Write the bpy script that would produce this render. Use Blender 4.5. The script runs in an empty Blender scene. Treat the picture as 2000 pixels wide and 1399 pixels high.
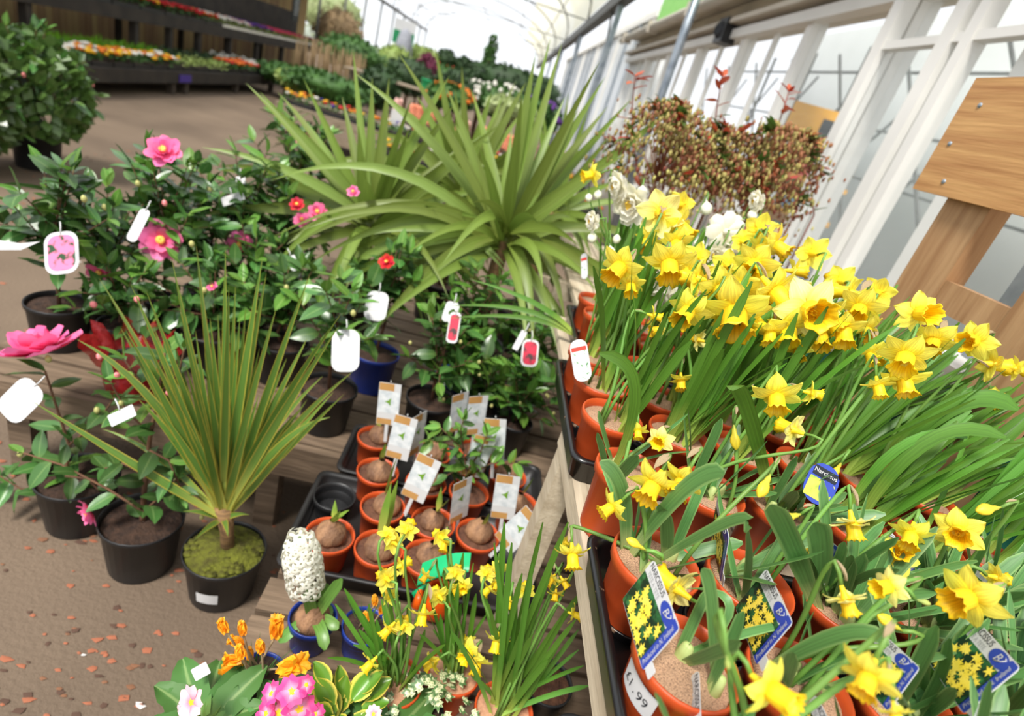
import bpy, math, random
from mathutils import Vector as V, Matrix
R_ = random.Random(7)
def rr(a, b): return R_.uniform(a, b)

# ------------------------------------------------------------------ camera
FPX = 1102.0
def _n(v): return v.normalized()
_zd = _n(V((-740, -2300, FPX)))
_y = V((0, 528, FPX)); _y = _n(_y - _zd * _y.dot(_zd))
_z = -_zd
_x = _y.cross(_z)
if _x[0] < 0: _x = -_x
M3 = Matrix((_x, _y, _z))            # (right, up, forward) -> world
EYE = V((0, 0, 1.6))
CR, CU, CF = M3 @ V((1, 0, 0)), M3 @ V((0, 1, 0)), M3 @ V((0, 0, 1))
def at(px, py, z=None, y=None, x=None, d=None):
    r = M3 @ V(((px - 1000) / FPX, -(py - 699.5) / FPX, 1.0))
    if z is not None: t = (z - EYE.z) / r.z
    elif y is not None: t = y / r.y
    elif x is not None: t = x / r.x
    else: t = d
    return EYE + r * t
def depth(p): return (p - EYE).dot(CF)
def cdir(a): return (CR * a[0] + CU * a[1] - CF * a[2]).normalized()

scene = bpy.context.scene
COL = scene.collection
cam = bpy.data.cameras.new('camera'); camo = bpy.data.objects.new('camera', cam); COL.objects.link(camo)
cam.sensor_width = 36; cam.lens = FPX / 2000 * 36; cam.clip_start = .02; cam.clip_end = 400
mw = Matrix((CR, CU, -CF)).transposed().to_4x4(); mw.translation = EYE
camo.matrix_world = mw
cam.dof.use_dof = True; cam.dof.focus_distance = .82; cam.dof.aperture_fstop = 3.2
scene.camera = camo

# ------------------------------------------------------------------ light
w = bpy.data.worlds.new('sky'); scene.world = w; w.use_nodes = True
bg = w.node_tree.nodes['Background']; bg.inputs[0].default_value = (.93, .96, 1.0, 1); bg.inputs[1].default_value = .92
sun = bpy.data.lights.new('sun', 'SUN'); sun.energy = 3.3; sun.angle = math.radians(14); sun.color = (1, .96, .9)
suno = bpy.data.objects.new('sun', sun); COL.objects.link(suno)
suno.rotation_euler = V((-.30, -.42, .86)).to_track_quat('Z', 'Y').to_euler()
vs = scene.view_settings; vs.view_transform = 'Standard'; vs.look = 'None'; vs.exposure = .58; vs.gamma = 1; vs.use_curve_mapping = False

# ------------------------------------------------------------------ materials
MATS = {}
def srgb(c):
    return tuple((v / 12.92 if v <= .04045 else ((v + .055) / 1.055) ** 2.4) for v in (x / 255 for x in c))
def mat(name, c, c2=None, rough=.6, spec=.4, scale=12, transl=0, bump=0, bscale=None, metal=0, alpha=None, trans=0,
        rand=.0, coords='Object', stretch=(1, 1, 1), emit=None, detail=4, tcol=None, sharp=None):
    if name in MATS: return MATS[name]
    m = bpy.data.materials.new(name); m.use_nodes = True; MATS[name] = m
    nt = m.node_tree; N = nt.nodes; L = nt.links
    b = N['Principled BSDF']; out = N['Material Output']
    b.inputs['Roughness'].default_value = rough; b.inputs['Specular IOR Level'].default_value = spec
    b.inputs['Metallic'].default_value = metal; b.inputs['Transmission Weight'].default_value = trans
    a = srgb(c) + (1,); b.inputs['Base Color'].default_value = a
    tc = N.new('ShaderNodeTexCoord'); mp = N.new('ShaderNodeMapping'); mp.inputs['Scale'].default_value = stretch
    L.new(tc.outputs[coords], mp.inputs[0])
    src = None
    if c2 is not None:
        nz = N.new('ShaderNodeTexNoise'); nz.inputs['Scale'].default_value = scale; nz.inputs['Detail'].default_value = detail
        L.new(mp.outputs[0], nz.inputs['Vector'])
        cr = N.new('ShaderNodeValToRGB'); e = cr.color_ramp.elements
        lo, hi = sharp or (.32, .68)
        e[0].position = lo; e[1].position = hi; e[0].color = a; e[1].color = srgb(c2) + (1,)
        L.new(nz.outputs[0], cr.inputs[0]); src = cr.outputs[0]
    if rand:
        oi = N.new('ShaderNodeObjectInfo'); hs = N.new('ShaderNodeHueSaturation')
        mr = N.new('ShaderNodeMapRange'); mr.inputs[3].default_value = 1 - rand; mr.inputs[4].default_value = 1 + rand
        mh = N.new('ShaderNodeMapRange'); mh.inputs[3].default_value = .5 - rand * .06; mh.inputs[4].default_value = .5 + rand * .06
        L.new(oi.outputs['Random'], mr.inputs[0]); L.new(mr.outputs[0], hs.inputs['Value'])
        L.new(oi.outputs['Random'], mh.inputs[0]); L.new(mh.outputs[0], hs.inputs['Hue'])
        if src: L.new(src, hs.inputs['Color'])
        else: hs.inputs['Color'].default_value = a
        src = hs.outputs[0]
    if src: L.new(src, b.inputs['Base Color'])
    if bump:
        nb = N.new('ShaderNodeTexNoise'); nb.inputs['Scale'].default_value = bscale or scale * 3; nb.inputs['Detail'].default_value = 6
        L.new(mp.outputs[0], nb.inputs['Vector'])
        bp = N.new('ShaderNodeBump'); bp.inputs['Strength'].default_value = bump; bp.inputs['Distance'].default_value = .01
        L.new(nb.outputs[0], bp.inputs['Height']); L.new(bp.outputs[0], b.inputs['Normal'])
    if transl:
        t = N.new('ShaderNodeBsdfTranslucent'); mx = N.new('ShaderNodeMixShader'); mx.inputs[0].default_value = transl
        if tcol: t.inputs[0].default_value = srgb(tcol) + (1,)
        elif src: L.new(src, t.inputs[0])
        else: t.inputs[0].default_value = a
        L.new(b.outputs[0], mx.inputs[1]); L.new(t.outputs[0], mx.inputs[2]); L.new(mx.outputs[0], out.inputs[0])
    if alpha is not None:
        t = N.new('ShaderNodeBsdfTransparent'); mx = N.new('ShaderNodeMixShader'); mx.inputs[0].default_value = alpha
        prev = out.inputs[0].links[0].from_socket
        L.new(t.outputs[0], mx.inputs[1]); L.new(prev, mx.inputs[2]); L.new(mx.outputs[0], out.inputs[0])
    return m

def uvleaf(name, base, tip, edge=None, rough=.42, transl=.25, rand=.18, spec=.45, basepos=.25, midrib=None, stripes=0):
    """blade material: colour runs along the blade (v) from base to tip, optional edge colour across (u)"""
    if name in MATS: return MATS[name]
    m = bpy.data.materials.new(name); m.use_nodes = True; MATS[name] = m
    nt = m.node_tree; N = nt.nodes; L = nt.links; b = N['Principled BSDF']; out = N['Material Output']
    b.inputs['Roughness'].default_value = rough; b.inputs['Specular IOR Level'].default_value = spec
    uv = N.new('ShaderNodeUVMap'); uv.uv_map = 'uv'; sp = N.new('ShaderNodeSeparateXYZ'); L.new(uv.outputs[0], sp.inputs[0])
    cr = N.new('ShaderNodeValToRGB'); e = cr.color_ramp.elements
    e[0].color = srgb(base) + (1,); e[1].color = srgb(tip) + (1,); e[0].position = 0; e[1].position = basepos
    L.new(sp.outputs[1], cr.inputs[0]); src = cr.outputs[0]
    def across(col, lo, hi, fac):
        nonlocal src
        s = N.new('ShaderNodeMath'); s.operation = 'SUBTRACT'; s.inputs[1].default_value = .5; L.new(sp.outputs[0], s.inputs[0])
        ab = N.new('ShaderNodeMath'); ab.operation = 'ABSOLUTE'; L.new(s.outputs[0], ab.inputs[0])
        mr = N.new('ShaderNodeMapRange'); mr.inputs[1].default_value = lo; mr.inputs[2].default_value = hi; mr.inputs[4].default_value = fac
        L.new(ab.outputs[0], mr.inputs[0])
        mx = N.new('ShaderNodeMixRGB'); L.new(mr.outputs[0], mx.inputs[0]); L.new(src, mx.inputs[1]); mx.inputs[2].default_value = srgb(col) + (1,)
        src = mx.outputs[0]
    if edge: across(edge, .34, .46, .9)
    if midrib: across(midrib, .07, .02, .55)
    if stripes:
        wv = N.new('ShaderNodeTexNoise'); mp = N.new('ShaderNodeMapping'); mp.inputs['Scale'].default_value = (stripes, .6, 1)
        L.new(uv.outputs[0], mp.inputs[0]); L.new(mp.outputs[0], wv.inputs['Vector']); wv.inputs['Scale'].default_value = 2
        mr = N.new('ShaderNodeMapRange'); mr.inputs[1].default_value = .35; mr.inputs[2].default_value = .65; mr.inputs[3].default_value = .78; mr.inputs[4].default_value = 1.18
        L.new(wv.outputs[0], mr.inputs[0])
        hs0 = N.new('ShaderNodeHueSaturation'); L.new(mr.outputs[0], hs0.inputs['Value']); L.new(src, hs0.inputs['Color']); src = hs0.outputs[0]
    oi = N.new('ShaderNodeObjectInfo'); hs = N.new('ShaderNodeHueSaturation')
    mr = N.new('ShaderNodeMapRange'); mr.inputs[3].default_value = 1 - rand; mr.inputs[4].default_value = 1 + rand
    L.new(oi.outputs['Random'], mr.inputs[0]); L.new(mr.outputs[0], hs.inputs['Value'])
    mh = N.new('ShaderNodeMapRange'); mh.inputs[3].default_value = .49; mh.inputs[4].default_value = .512
    L.new(oi.outputs['Random'], mh.inputs[0]); L.new(mh.outputs[0], hs.inputs['Hue'])
    L.new(src, hs.inputs['Color']); src = hs.outputs[0]
    L.new(src, b.inputs['Base Color'])
    t = N.new('ShaderNodeBsdfTranslucent'); mx = N.new('ShaderNodeMixShader'); mx.inputs[0].default_value = transl
    L.new(src, t.inputs[0]); L.new(b.outputs[0], mx.inputs[1]); L.new(t.outputs[0], mx.inputs[2]); L.new(mx.outputs[0], out.inputs[0])
    return m

# ------------------------------------------------------------------ mesh helpers
class MB:
    def __init__(s): s.v = []; s.f = []; s.uv = []; s.m = []
    def add(s, vs, fs, uvs=None, m=0):
        o = len(s.v); s.v += [tuple(p) for p in vs]; s.uv += (uvs or [(0, 0)] * len(vs))
        s.f += [tuple(i + o for i in f) for f in fs]; s.m += [m] * len(fs); return s
    def box(s, x0, x1, y0, y1, z0, z1, m=0):
        return s.add([(x0,y0,z0),(x1,y0,z0),(x1,y1,z0),(x0,y1,z0),(x0,y0,z1),(x1,y0,z1),(x1,y1,z1),(x0,y1,z1)],
            [(0,3,2,1),(4,5,6,7),(0,1,5,4),(1,2,6,5),(2,3,7,6),(3,0,4,7)], None, m)
    def beam(s, p, q, w, h, up=V((0,0,1)), m=0):
        p, q = V(p), V(q); d = (q - p).normalized()
        if abs(d.dot(up)) > .98: up = V((0, 1, 0))
        a = d.cross(up).normalized(); b = a.cross(d).normalized(); vs = []
        for c in (p, q):
            for i, j in ((-1,-1),(1,-1),(1,1),(-1,1)): vs.append(c + a * (i * w / 2) + b * (j * h / 2))
        return s.add(vs, [(3,2,1,0),(4,5,6,7),(0,1,5,4),(1,2,6,5),(2,3,7,6),(3,0,4,7)], None, m)
    def tube(s, pts, r, n=6, m=0, cap=True):
        pts = [V(p) for p in pts]; k = len(pts); rs = r if isinstance(r, (list, tuple)) else [r] * k
        up = V((0, 0, 1)); vs = []; fs = []; uv = []
        d0 = (pts[1] - pts[0]).normalized(); a = d0.orthogonal().normalized()
        for i in range(k):
            d = (pts[min(i+1, k-1)] - pts[max(i-1, 0)]).normalized()
            a = (a - d * a.dot(d)).normalized(); b = d.cross(a)
            for j in range(n):
                t = 2 * math.pi * j / n; vs.append(pts[i] + (a * math.cos(t) + b * math.sin(t)) * rs[i]); uv.append((j / n, i / (k - 1)))
        for i in range(k - 1):
            for j in range(n): fs.append((i*n+j, i*n+(j+1)%n, (i+1)*n+(j+1)%n, (i+1)*n+j))
        if cap: fs.append(tuple(range(n-1, -1, -1))); fs.append(tuple(range((k-1)*n, k*n)))
        return s.add(vs, fs, uv, m)
    def lathe(s, prof, n=24, c=(0,0,0), m=0, cap0=False, cap1=False, ruff=None):
        vs = []; fs = []; uv = []; k = len(prof)
        for i, (r, z) in enumerate(prof):
            for j in range(n):
                t = 2 * math.pi * j / n; q = r; zz = z
                if ruff: q, zz = ruff(i, t, r, z)
                vs.append((c[0] + q * math.cos(t), c[1] + q * math.sin(t), c[2] + zz)); uv.append((j / n, i / (k - 1)))
        for i in range(k - 1):
            for j in range(n): fs.append((i*n+j, i*n+(j+1)%n, (i+1)*n+(j+1)%n, (i+1)*n+j))
        if cap0: fs.append(tuple(range(n-1, -1, -1)))
        if cap1: fs.append(tuple(range((k-1)*n, k*n)))
        return s.add(vs, fs, uv, m)
    def grid(s, nu, nv, fn, m=0):
        vs = []; uv = []
        for j in range(nv):
            for i in range(nu):
                u, v = i / (nu - 1), j / (nv - 1); vs.append(fn(u, v)); uv.append((u, v))
        return s.add(vs, [(j*nu+i, j*nu+i+1, (j+1)*nu+i+1, (j+1)*nu+i) for j in range(nv-1) for i in range(nu-1)], uv, m)
    def blob(s, c, r, n=8, k=5, jit=.15, m=0, sq=1):
        c = V(c); vs = []; fs = []
        for i in range(k + 1):
            ph = math.pi * i / k
            for j in range(n):
                t = 2 * math.pi * j / n; q = r * (1 + R_.uniform(-jit, jit))
                vs.append(c + V((q*math.sin(ph)*math.cos(t), q*math.sin(ph)*math.sin(t), sq*q*math.cos(ph))))
        for i in range(k):
            for j in range(n): fs.append((i*n+j, (i+1)*n+j, (i+1)*n+(j+1)%n, i*n+(j+1)%n))
        return s.add(vs, fs, None, m)
    def mesh(s, name, mats, smooth=True):
        me = bpy.data.meshes.new(name); me.from_pydata(s.v, [], s.f)
        ul = me.uv_layers.new(name='uv')
        idx = [0] * len(me.loops); me.loops.foreach_get('vertex_index', idx)
        flat = []
        for i in idx: flat += s.uv[i]
        ul.data.foreach_set('uv', flat)
        for m in (mats if isinstance(mats, (list, tuple)) else [mats]): me.materials.append(m)
        me.polygons.foreach_set('material_index', s.m)
        me.polygons.foreach_set('use_smooth', [smooth] * len(s.f))
        me.update(); return me
def obj(name, me, parent=None, loc=(0,0,0), mtx=None):
    o = bpy.data.objects.new(name, me); COL.objects.link(o)
    if parent: o.parent = parent
    if mtx is not None: o.matrix_basis = mtx
    else: o.location = loc
    return o
def tag(o, label, cat=None, group=None, kind=None):
    if label: o['label'] = label
    if cat: o['category'] = cat
    if group: o['group'] = group
    if kind: o['kind'] = kind
    return o
def thing(name, label, cat, loc=(0,0,0), group=None, rz=0):
    o = bpy.data.objects.new(name, None); o.empty_display_size = .05; COL.objects.link(o); o.location = loc; o.rotation_euler.z = rz
    return tag(o, label, cat, group)
def struct(name, me, label=None, parent=None):
    o = obj(name, me, parent)
    if not parent: o['kind'] = 'structure'
    if label: o['label'] = label
    return o
def frame(d, up, pos, s):
    x = d.normalized(); z = (up - x * up.dot(x))
    if z.length < 1e-4: z = x.orthogonal()
    z.normalize(); y = z.cross(x)
    m = Matrix((x, y, z)).transposed().to_4x4()
    if isinstance(s, (int, float)): s = (s, s, s)
    m = m @ Matrix.Diagonal((s[0], s[1], s[2], 1)); m.translation = pos; return m
def bez(p0, p1, p2, p3, n):
    out = []
    for i in range(n + 1):
        t = i / n; a = 1 - t
        out.append(p0 * a**3 + p1 * (3*a*a*t) + p2 * (3*a*t*t) + p3 * t**3)
    return out
def quad(p0, p1, p2, n):
    return [p0*(1-i/n)**2 + p1*(2*(1-i/n)*(i/n)) + p2*(i/n)**2 for i in range(n+1)]
def rv(s=1): return V((rr(-1,1), rr(-1,1), rr(-1,1))) * s

def strap_mesh(path, width, m, fold=.25, side=None, twist=0, base=.55, blunt=False, taper=1.0):
    """a strap leaf along a path; width at its widest; V-folded"""
    k = len(path); b = MB(); vs = []; uv = []
    for i, p in enumerate(path):
        t = i / (k - 1); d = (path[min(i+1,k-1)] - path[max(i-1,0)]).normalized()
        s = side if side is not None else d.cross(V((0,0,1)))
        s = s - d * s.dot(d)
        if s.length < 1e-4: s = d.orthogonal()
        s.normalize(); nrm = s.cross(d)
        if twist:
            a = twist * t; s, nrm = s * math.cos(a) + nrm * math.sin(a), nrm * math.cos(a) - s * math.sin(a)
        if blunt: wv = (base + (1 - base) * min(1, t / .35)) * (1 if t < .82 else math.sqrt(max(.0, 1 - ((t - .82) / .185) ** 2)))
        else: wv = (base + (1 - base) * min(1, t / .3)) * (1 - max(0, (t - .35) / .65) ** (1.5 / taper)) + .015
        hw = width * .5 * wv
        for q, u in ((-1, 0), (0, .5), (1, 1)):
            vs.append(p + s * (q * hw) + nrm * (abs(q) * hw * fold)); uv.append((u, t))
    fs = []
    for i in range(k - 1):
        for j in (0, 1): fs.append((i*3+j, i*3+j+1, (i+1)*3+j+1, (i+1)*3+j))
    return b.add(vs, fs, uv).mesh('leaf', m)
def local(path, o): return [p - o for p in path]

TXT = {}
def text_mesh(body, size, shear=0):
    k = (body, size, shear)
    if k not in TXT:
        c = bpy.data.curves.new('lettering', 'FONT'); c.body = body; c.size = size; c.align_x = 'CENTER'; c.align_y = 'CENTER'; c.shear = shear
        o = bpy.data.objects.new('lettering', c); COL.objects.link(o); bpy.context.view_layer.update()
        TXT[k] = bpy.data.meshes.new_from_object(o.evaluated_get(bpy.context.evaluated_depsgraph_get()))
        bpy.data.objects.remove(o); bpy.data.curves.remove(c)
    return TXT[k]
for k in (('Produced in N. Ireland', .0078, .25), ('B', .014, .3), ('NARCISSUS', .0105, 0), ('TETE A TETE', .0078, 0), ('Narcissus', .0095, 0),
          ('\u00a3', .016, 0), ('1', .016, 0), ('.', .016, 0), ('9', .016, 0)): text_mesh(*k)

# ------------------------------------------------------------------ shared materials
TERRA = mat('terracotta_plastic', (188, 72, 28), (198, 82, 38), rough=.42, spec=.4, scale=9)
TERRA_IN = mat('terracotta_clay', (150, 74, 46), (128, 66, 46), rough=.7, scale=14)
BLACKP = mat('black_plastic', (26, 26, 27), (36, 36, 37), rough=.42, spec=.45, scale=8)
BLACKT = mat('black_tray_plastic', (17, 17, 18), (150, 120, 96), rough=.28, spec=.6, scale=38, sharp=(.66, .72), detail=8)
BLUEP = mat('blue_plastic', (24, 48, 128), (30, 56, 140), rough=.35, spec=.5)
SAND = mat('potting_grit', (196, 158, 126), (120, 92, 74), rough=.95, scale=620, bump=.6, bscale=520, detail=2, sharp=(.45, .72))
COMPOST = mat('dark_compost', (44, 32, 26), (72, 52, 40), rough=.95, scale=60, bump=.8, bscale=120)
COMPOST2 = mat('brown_compost', (110, 74, 54), (78, 52, 40), rough=.95, scale=50, bump=.8, bscale=120)
MOSS = mat('pot_moss', (66, 62, 22), (104, 108, 30), rough=.95, scale=30, bump=1, bscale=90)
WOODG = mat('weathered_timber', (150, 136, 116), (118, 102, 84), rough=.85, scale=3, stretch=(1.5, 14, 14), bump=.25, bscale=8)
WOODX = mat('weathered_deck_timber', (128, 108, 88), (92, 76, 60), rough=.88, scale=2.5, stretch=(2, 18, 18), bump=.3, bscale=9)
WOODP = mat('pale_timber', (196, 182, 158), (168, 152, 128), rough=.8, scale=3, stretch=(14, 1.5, 14), bump=.2, bscale=8)
PINE = mat('pine_board', (192, 148, 94), (160, 112, 66), rough=.6, scale=2.2, stretch=(16, 1.2, 22), bump=.15, bscale=6, detail=6)
PINE2 = mat('pine_post', (176, 140, 100), (146, 108, 72), rough=.65, scale=2.2, stretch=(18, 18, 1.4), bump=.15, bscale=6, detail=6)
DARKW = mat('black_stained_timber', (38, 34, 30), (58, 51, 44), rough=.8, scale=4)
WHITE = mat('white_paint', (232, 230, 224), (220, 218, 212), rough=.4, scale=2)
CREAM = mat('cream_paint', (206, 198, 182), (192, 184, 170), rough=.5, scale=2)
STEEL = mat('galvanised_steel', (168, 176, 184), (132, 142, 152), rough=.38, metal=.6, scale=14)
STEELD = mat('dull_steel', (96, 96, 92), (78, 78, 74), rough=.55, metal=.3, scale=6)
PAPER = mat('white_card', (204, 204, 203), (196, 196, 196), rough=.45, scale=6)
INK = mat('dark_ink', (40, 42, 46), rough=.6)
INKG = mat('grey_ink', (160, 162, 162), rough=.6)
BLUEINK = mat('blue_print', (46, 66, 160), (52, 74, 170), rough=.35)
GREENPH = mat('green_photo_print', (20, 44, 30), (60, 128, 70), rough=.35, scale=70, sharp=(.45, .7))
YELPH = mat('yellow_photo_print', (240, 214, 60), (250, 226, 96), rough=.35, scale=90)
STEM = mat('flower_stem_green', (96, 140, 58), (120, 160, 74), rough=.45, transl=.1, rand=.15)
SPATHE = mat('papery_spathe', (196, 176, 140), (162, 138, 108), rough=.8, transl=.35, scale=40)
BARK = mat('woody_stem', (120, 84, 60), (92, 64, 48), rough=.8, scale=30)

# ------------------------------------------------------------------ setting: ground
gm = mat('brown_asphalt', (116, 100, 84), (96, 82, 69), rough=.92, spec=.2, scale=1.1, bump=.5, bscale=70, detail=9)
b = MB(); b.add([(-40,-5,0),(40,-5,0),(40,90,0),(-40,90,0)], [(0,1,2,3)])
struct('floor', b.mesh('floor', gm), 'brown compacted tarmac floor')
chips = MB()
for i in range(900):
    near = i < 560
    if near: c = V((rr(-1.9, -.2), rr(.35, 1.7), .001))
    else: c = V((rr(-3.6, -.6), rr(1.4, 6), .001))
    if near and rr(0, 1) < .3: c = V((rr(-1.2, -.4), rr(.55, 1.1), .001))
    s = rr(.004, .016) * (1 if near else 1.3); a = rr(0, 6.3); n = 5
    vs = [c + V((math.cos(a + 6.28*j/n) * s * rr(.5, 1.4), math.sin(a + 6.28*j/n) * s * rr(.3, .8), rr(0, .003))) for j in range(n)]
    vs.append(c + V((0, 0, .004)))
    chips.add(vs, [(j, (j+1) % n, n) for j in range(n)], None, R_.choice((0, 0, 0, 1, 1, 2)) if rr(0,1) > .02 else 3)
CH = [mat('red_brown_litter', (152, 92, 66), rough=.9), mat('dark_litter', (84, 62, 50), rough=.9), mat('brown_litter', (124, 86, 62), rough=.9), mat('pale_litter', (205, 200, 195), rough=.9)]
tag(obj('fallen_leaf_litter', chips.mesh('litter', CH)), 'reddish brown leaf litter scattered over the tarmac floor', 'leaf litter', None, 'stuff')

# ------------------------------------------------------------------ plain pots
def pot_mesh(key, rt, rb, h, m, rim=.018, lip=.004):
    if key in PM: return PM[key]
    t = .0035
    prof = [(rb*.2, .004), (rb, 0), (rb*1.02, .006), (rt - lip - .002, h - rim), (rt - .001, h - rim + .002), (rt, h - .003), (rt - .001, h), (rt - t, h), (rt - t*1.6, h - .012), (rb*.95 + (rt-rb)*.55, h*.6)]
    PM[key] = MB().lathe(prof, 28, cap0=True).mesh('pot', m); return PM[key]
PM = {}
def soil_mesh(key, r, m, dome=.006, n=24):
    if key in PM: return PM[key]
    b = MB(); vs = [(0, 0, dome)]; fs = []
    for k, q in enumerate((.35, .7, 1)):
        for j in range(n):
            a = 6.2832*j/n; vs.append((r*q*math.cos(a), r*q*math.sin(a), dome*(1-q*q) + (rr(-.004,.004) if q < 1 else 0)))
    for j in range(n): fs.append((0, 1+j, 1+(j+1) % n))
    for k in (0, 1):
        for j in range(n):
            fs.append((1+k*n+j, 1+(k+1)*n+j, 1+(k+1)*n+(j+1) % n, 1+k*n+(j+1) % n))
    PM[key] = b.add(vs, fs).mesh('compost', m); return PM[key]
def potted(name, label, cat, loc, rt, rb, h, pm, sm, key, group=None, fill=.82, dome=.006):
    t = thing(name, label, cat, loc, group)
    obj('pot', pot_mesh(key, rt, rb, h, pm), t)
    s = obj('compost', soil_mesh(key + 's', rt*.965 - .002 - (1-fill)*(rt-rb), sm, dome), t, (0, 0, h*fill))
    return t

# ------------------------------------------------------------------ the tall bench on the right with the daffodil trays
BX0, BX1, BZ = .272, 1.13, 1.0
bench = thing('display_bench', 'tall pale timber bench carrying the trays of daffodils', 'bench', (.68, 1.3, 0))
bo = V((.68, 1.3, 0))
def part_box(name, par, o, x0, x1, y0, y1, z0, z1, m):
    return obj(name, MB().box(x0-o.x, x1-o.x, y0-o.y, y1-o.y, z0-o.z, z1-o.z).mesh(name, m, False), par)
part_box('edge_rail', bench, bo, BX0+.02, BX0+.046, -.4, 1.04, .952, BZ - .001, WOODP)
part_box('edge_rail', bench, bo, BX1-.04, BX1, -.4, 3.0, .90, BZ - .001, WOODP)
nb = 8; wb = (BX1 - BX0 - .09) / nb
for i in range(nb):
    part_box('plank', bench, bo, BX0+.047+i*wb, BX0+.047+(i+1)*wb-.006, -.4, 1.72 if i == 0 else 3.0, .975, .998, WOODP)
for yy in (-.32, .97, 2.2, 2.9):
    for xx in (BX0+.02, BX1-.09): part_box('leg', bench, bo, xx+.002, xx+.05, yy, yy+.06, 0, .951 if xx < .5 and yy < 1 else .974, WOODP)
    part_box('cross_bearer', bench, bo, BX0+.1, BX1-.1, yy, yy+.045, .9, .974, WOODP)

def rrect(x0, x1, y0, y1, r, n=4):
    out = []
    for cx, cy, a0 in ((x1-r, y1-r, 0), (x0+r, y1-r, 90), (x0+r, y0+r, 180), (x1-r, y0+r, 270)):
        for i in range(n+1):
            a = math.radians(a0 + 90*i/n); out.append((cx + r*math.cos(a), cy + r*math.sin(a)))
    return out
def tray(label, x0, x1, y0, y1, z, m=BLACKT, hgt=.055, group=None, wells=None, name='plant_tray'):
    o = V(((x0+x1)/2, (y0+y1)/2, z)); t = thing(name, label, 'tray', o, group)
    b = MB(); k = hgt / .055; vs = []; secs = [(.012, .001), (.004, .044*k), (-.001, .046*k), (-.002, .052*k), (.004, .055*k), (.011, .053*k), (.015, .045*k), (.021, .010)]
    n = 0
    for off, zz in secs:
        ring = rrect(x0+off-o.x, x1-off-o.x, y0+off-o.y, y1-off-o.y, .028 - off*.4); n = len(ring)
        vs += [(p[0], p[1], zz) for p in ring]
    fs = [(i*n+j, i*n+(j+1)%n, (i+1)*n+(j+1)%n, (i+1)*n+j) for i in range(len(secs)-1) for j in range(n)]
    fs.append(tuple(range(n-1, -1, -1))); fs.append(tuple((len(secs)-1)*n+j for j in range(n)))
    b.add(vs, fs); obj('tray_shell', b.mesh('tray', m), t)
    for (wx, wy, wr) in (wells or []):
        obj('pot_well', MB().lathe([(wr*1.02, .0105), (wr*1.05, .022), (wr, .024), (wr*.9, .012)], 20).mesh('well', m), t, (wx-o.x, wy-o.y, 0))
    return t
XC = [.338, .473, .608, .745, .880, 1.015]
def wells(xs, ys, r=.05): return [(x, y, r) for x in xs for y in ys]
tray('shiny black tray nearest the camera, under the narcissus labels', .276, .672, .19, .655, BZ, wells=wells(XC[:3], (.27, .41, .553)))
tray('black tray in the nearest row, on the right half of the tall bench', .678, 1.082, .19, .655, BZ, wells=wells(XC[3:], (.27, .41, .553)))
tray('black tray with sandy rim behind the loose terracotta pot', .272, .672, .835, 1.26, BZ, wells=wells(XC[:3], (.912, 1.05, 1.185)))
tray('black tray under the long leaning leaves at the right of the bench', .678, 1.082, .835, 1.26, BZ, wells=wells(XC[3:], (.912, 1.05, 1.185)))
tray('rearmost black tray, set back from the bench edge, under the white narcissi', .34, .75, 1.275, 1.70, BZ, wells=wells([.41, .545, .68], (1.35, 1.48, 1.61)))

# --- daffodil pieces (unit flower: petal reach 1, axis +Z)
PETY = uvleaf('daffodil_petal', (255, 234, 50), (255, 244, 96), rough=.5, transl=.35, rand=.06, basepos=.5, stripes=7)
PETP = uvleaf('pale_daffodil_petal', (250, 232, 80), (255, 246, 150), rough=.5, transl=.35, rand=.05, basepos=.5, stripes=7)
TRUY = uvleaf('daffodil_trumpet', (255, 228, 50), (255, 214, 20), rough=.5, transl=.3, rand=.06, basepos=.9, stripes=16)
PETW = mat('white_petal', (250, 248, 240), (244, 240, 214), rough=.5, transl=.35, scale=2)
CORE = mat('yellow_core', (252, 214, 90), rough=.5)
def petal_mesh(w, L, pts, cup, m, refl=0):
    b = MB()
    def fn(u, v):
        s = (u - .5) * 2; wv = math.sin(math.pi * min(1, (v * .93 + .07)) ** .8) ** .72 * w * (1 - .12 * v)
        x = .12 + (L - .12) * v; y = s * wv
        z = cup * math.sin(v * math.pi) * .5 - refl * v * v - .10 * s * s * wv * 2 * (1 - v) + .05 * math.sin(s * 5 + pts) * v
        return (x, y, z)
    return b.grid(5, 7, fn).mesh('petal', m)
PETS = {k: [petal_mesh(.385, 1.0, i, .12 if i % 2 else .02, m, .10 + .12 * i) for i in range(3)] for k, m in (('y', PETY), ('p', PETP))}
def trumpet_mesh(m, L, r0, r1, seed):
    rg = random.Random(seed); ph = rg.uniform(0, 6)
    prof = [(.085, -.62), (.10, -.55), (.14, -.25), (.20, -.03), (r0, .1), (r0*1.02, L*.35), (r0*1.05, L*.62), (r0*1.18, L*.82), (r1, L), (r1*.93, L*.99), (r0*.98, L*.78), (r0*.9, L*.4), (r0*.7, L*.05), (.02, .0)]
    def ruff(i, t, r, z):
        e = {7: .3, 8: 1, 9: 1, 10: .4}.get(i, .04)
        return r * (1 + e * .13 * math.sin(6*t + ph) + e * .05 * math.sin(13*t)), z + e * .07 * math.sin(12*t + ph)
    b = MB().lathe(prof, 26, ruff=ruff)
    for j in range(6):   # anthers
        a = j * 1.047; b.tube([V((.06*math.cos(a), .06*math.sin(a), .02)), V((.07*math.cos(a), .07*math.sin(a), L*.45))], [.012, .03], 4)
    return b.mesh('trumpet', m)
TRU = [trumpet_mesh(TRUY, .78, .31, .47, 1), trumpet_mesh(TRUY, .88, .33, .47, 2), trumpet_mesh(TRUY, .7, .29, .44, 3)]
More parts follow.
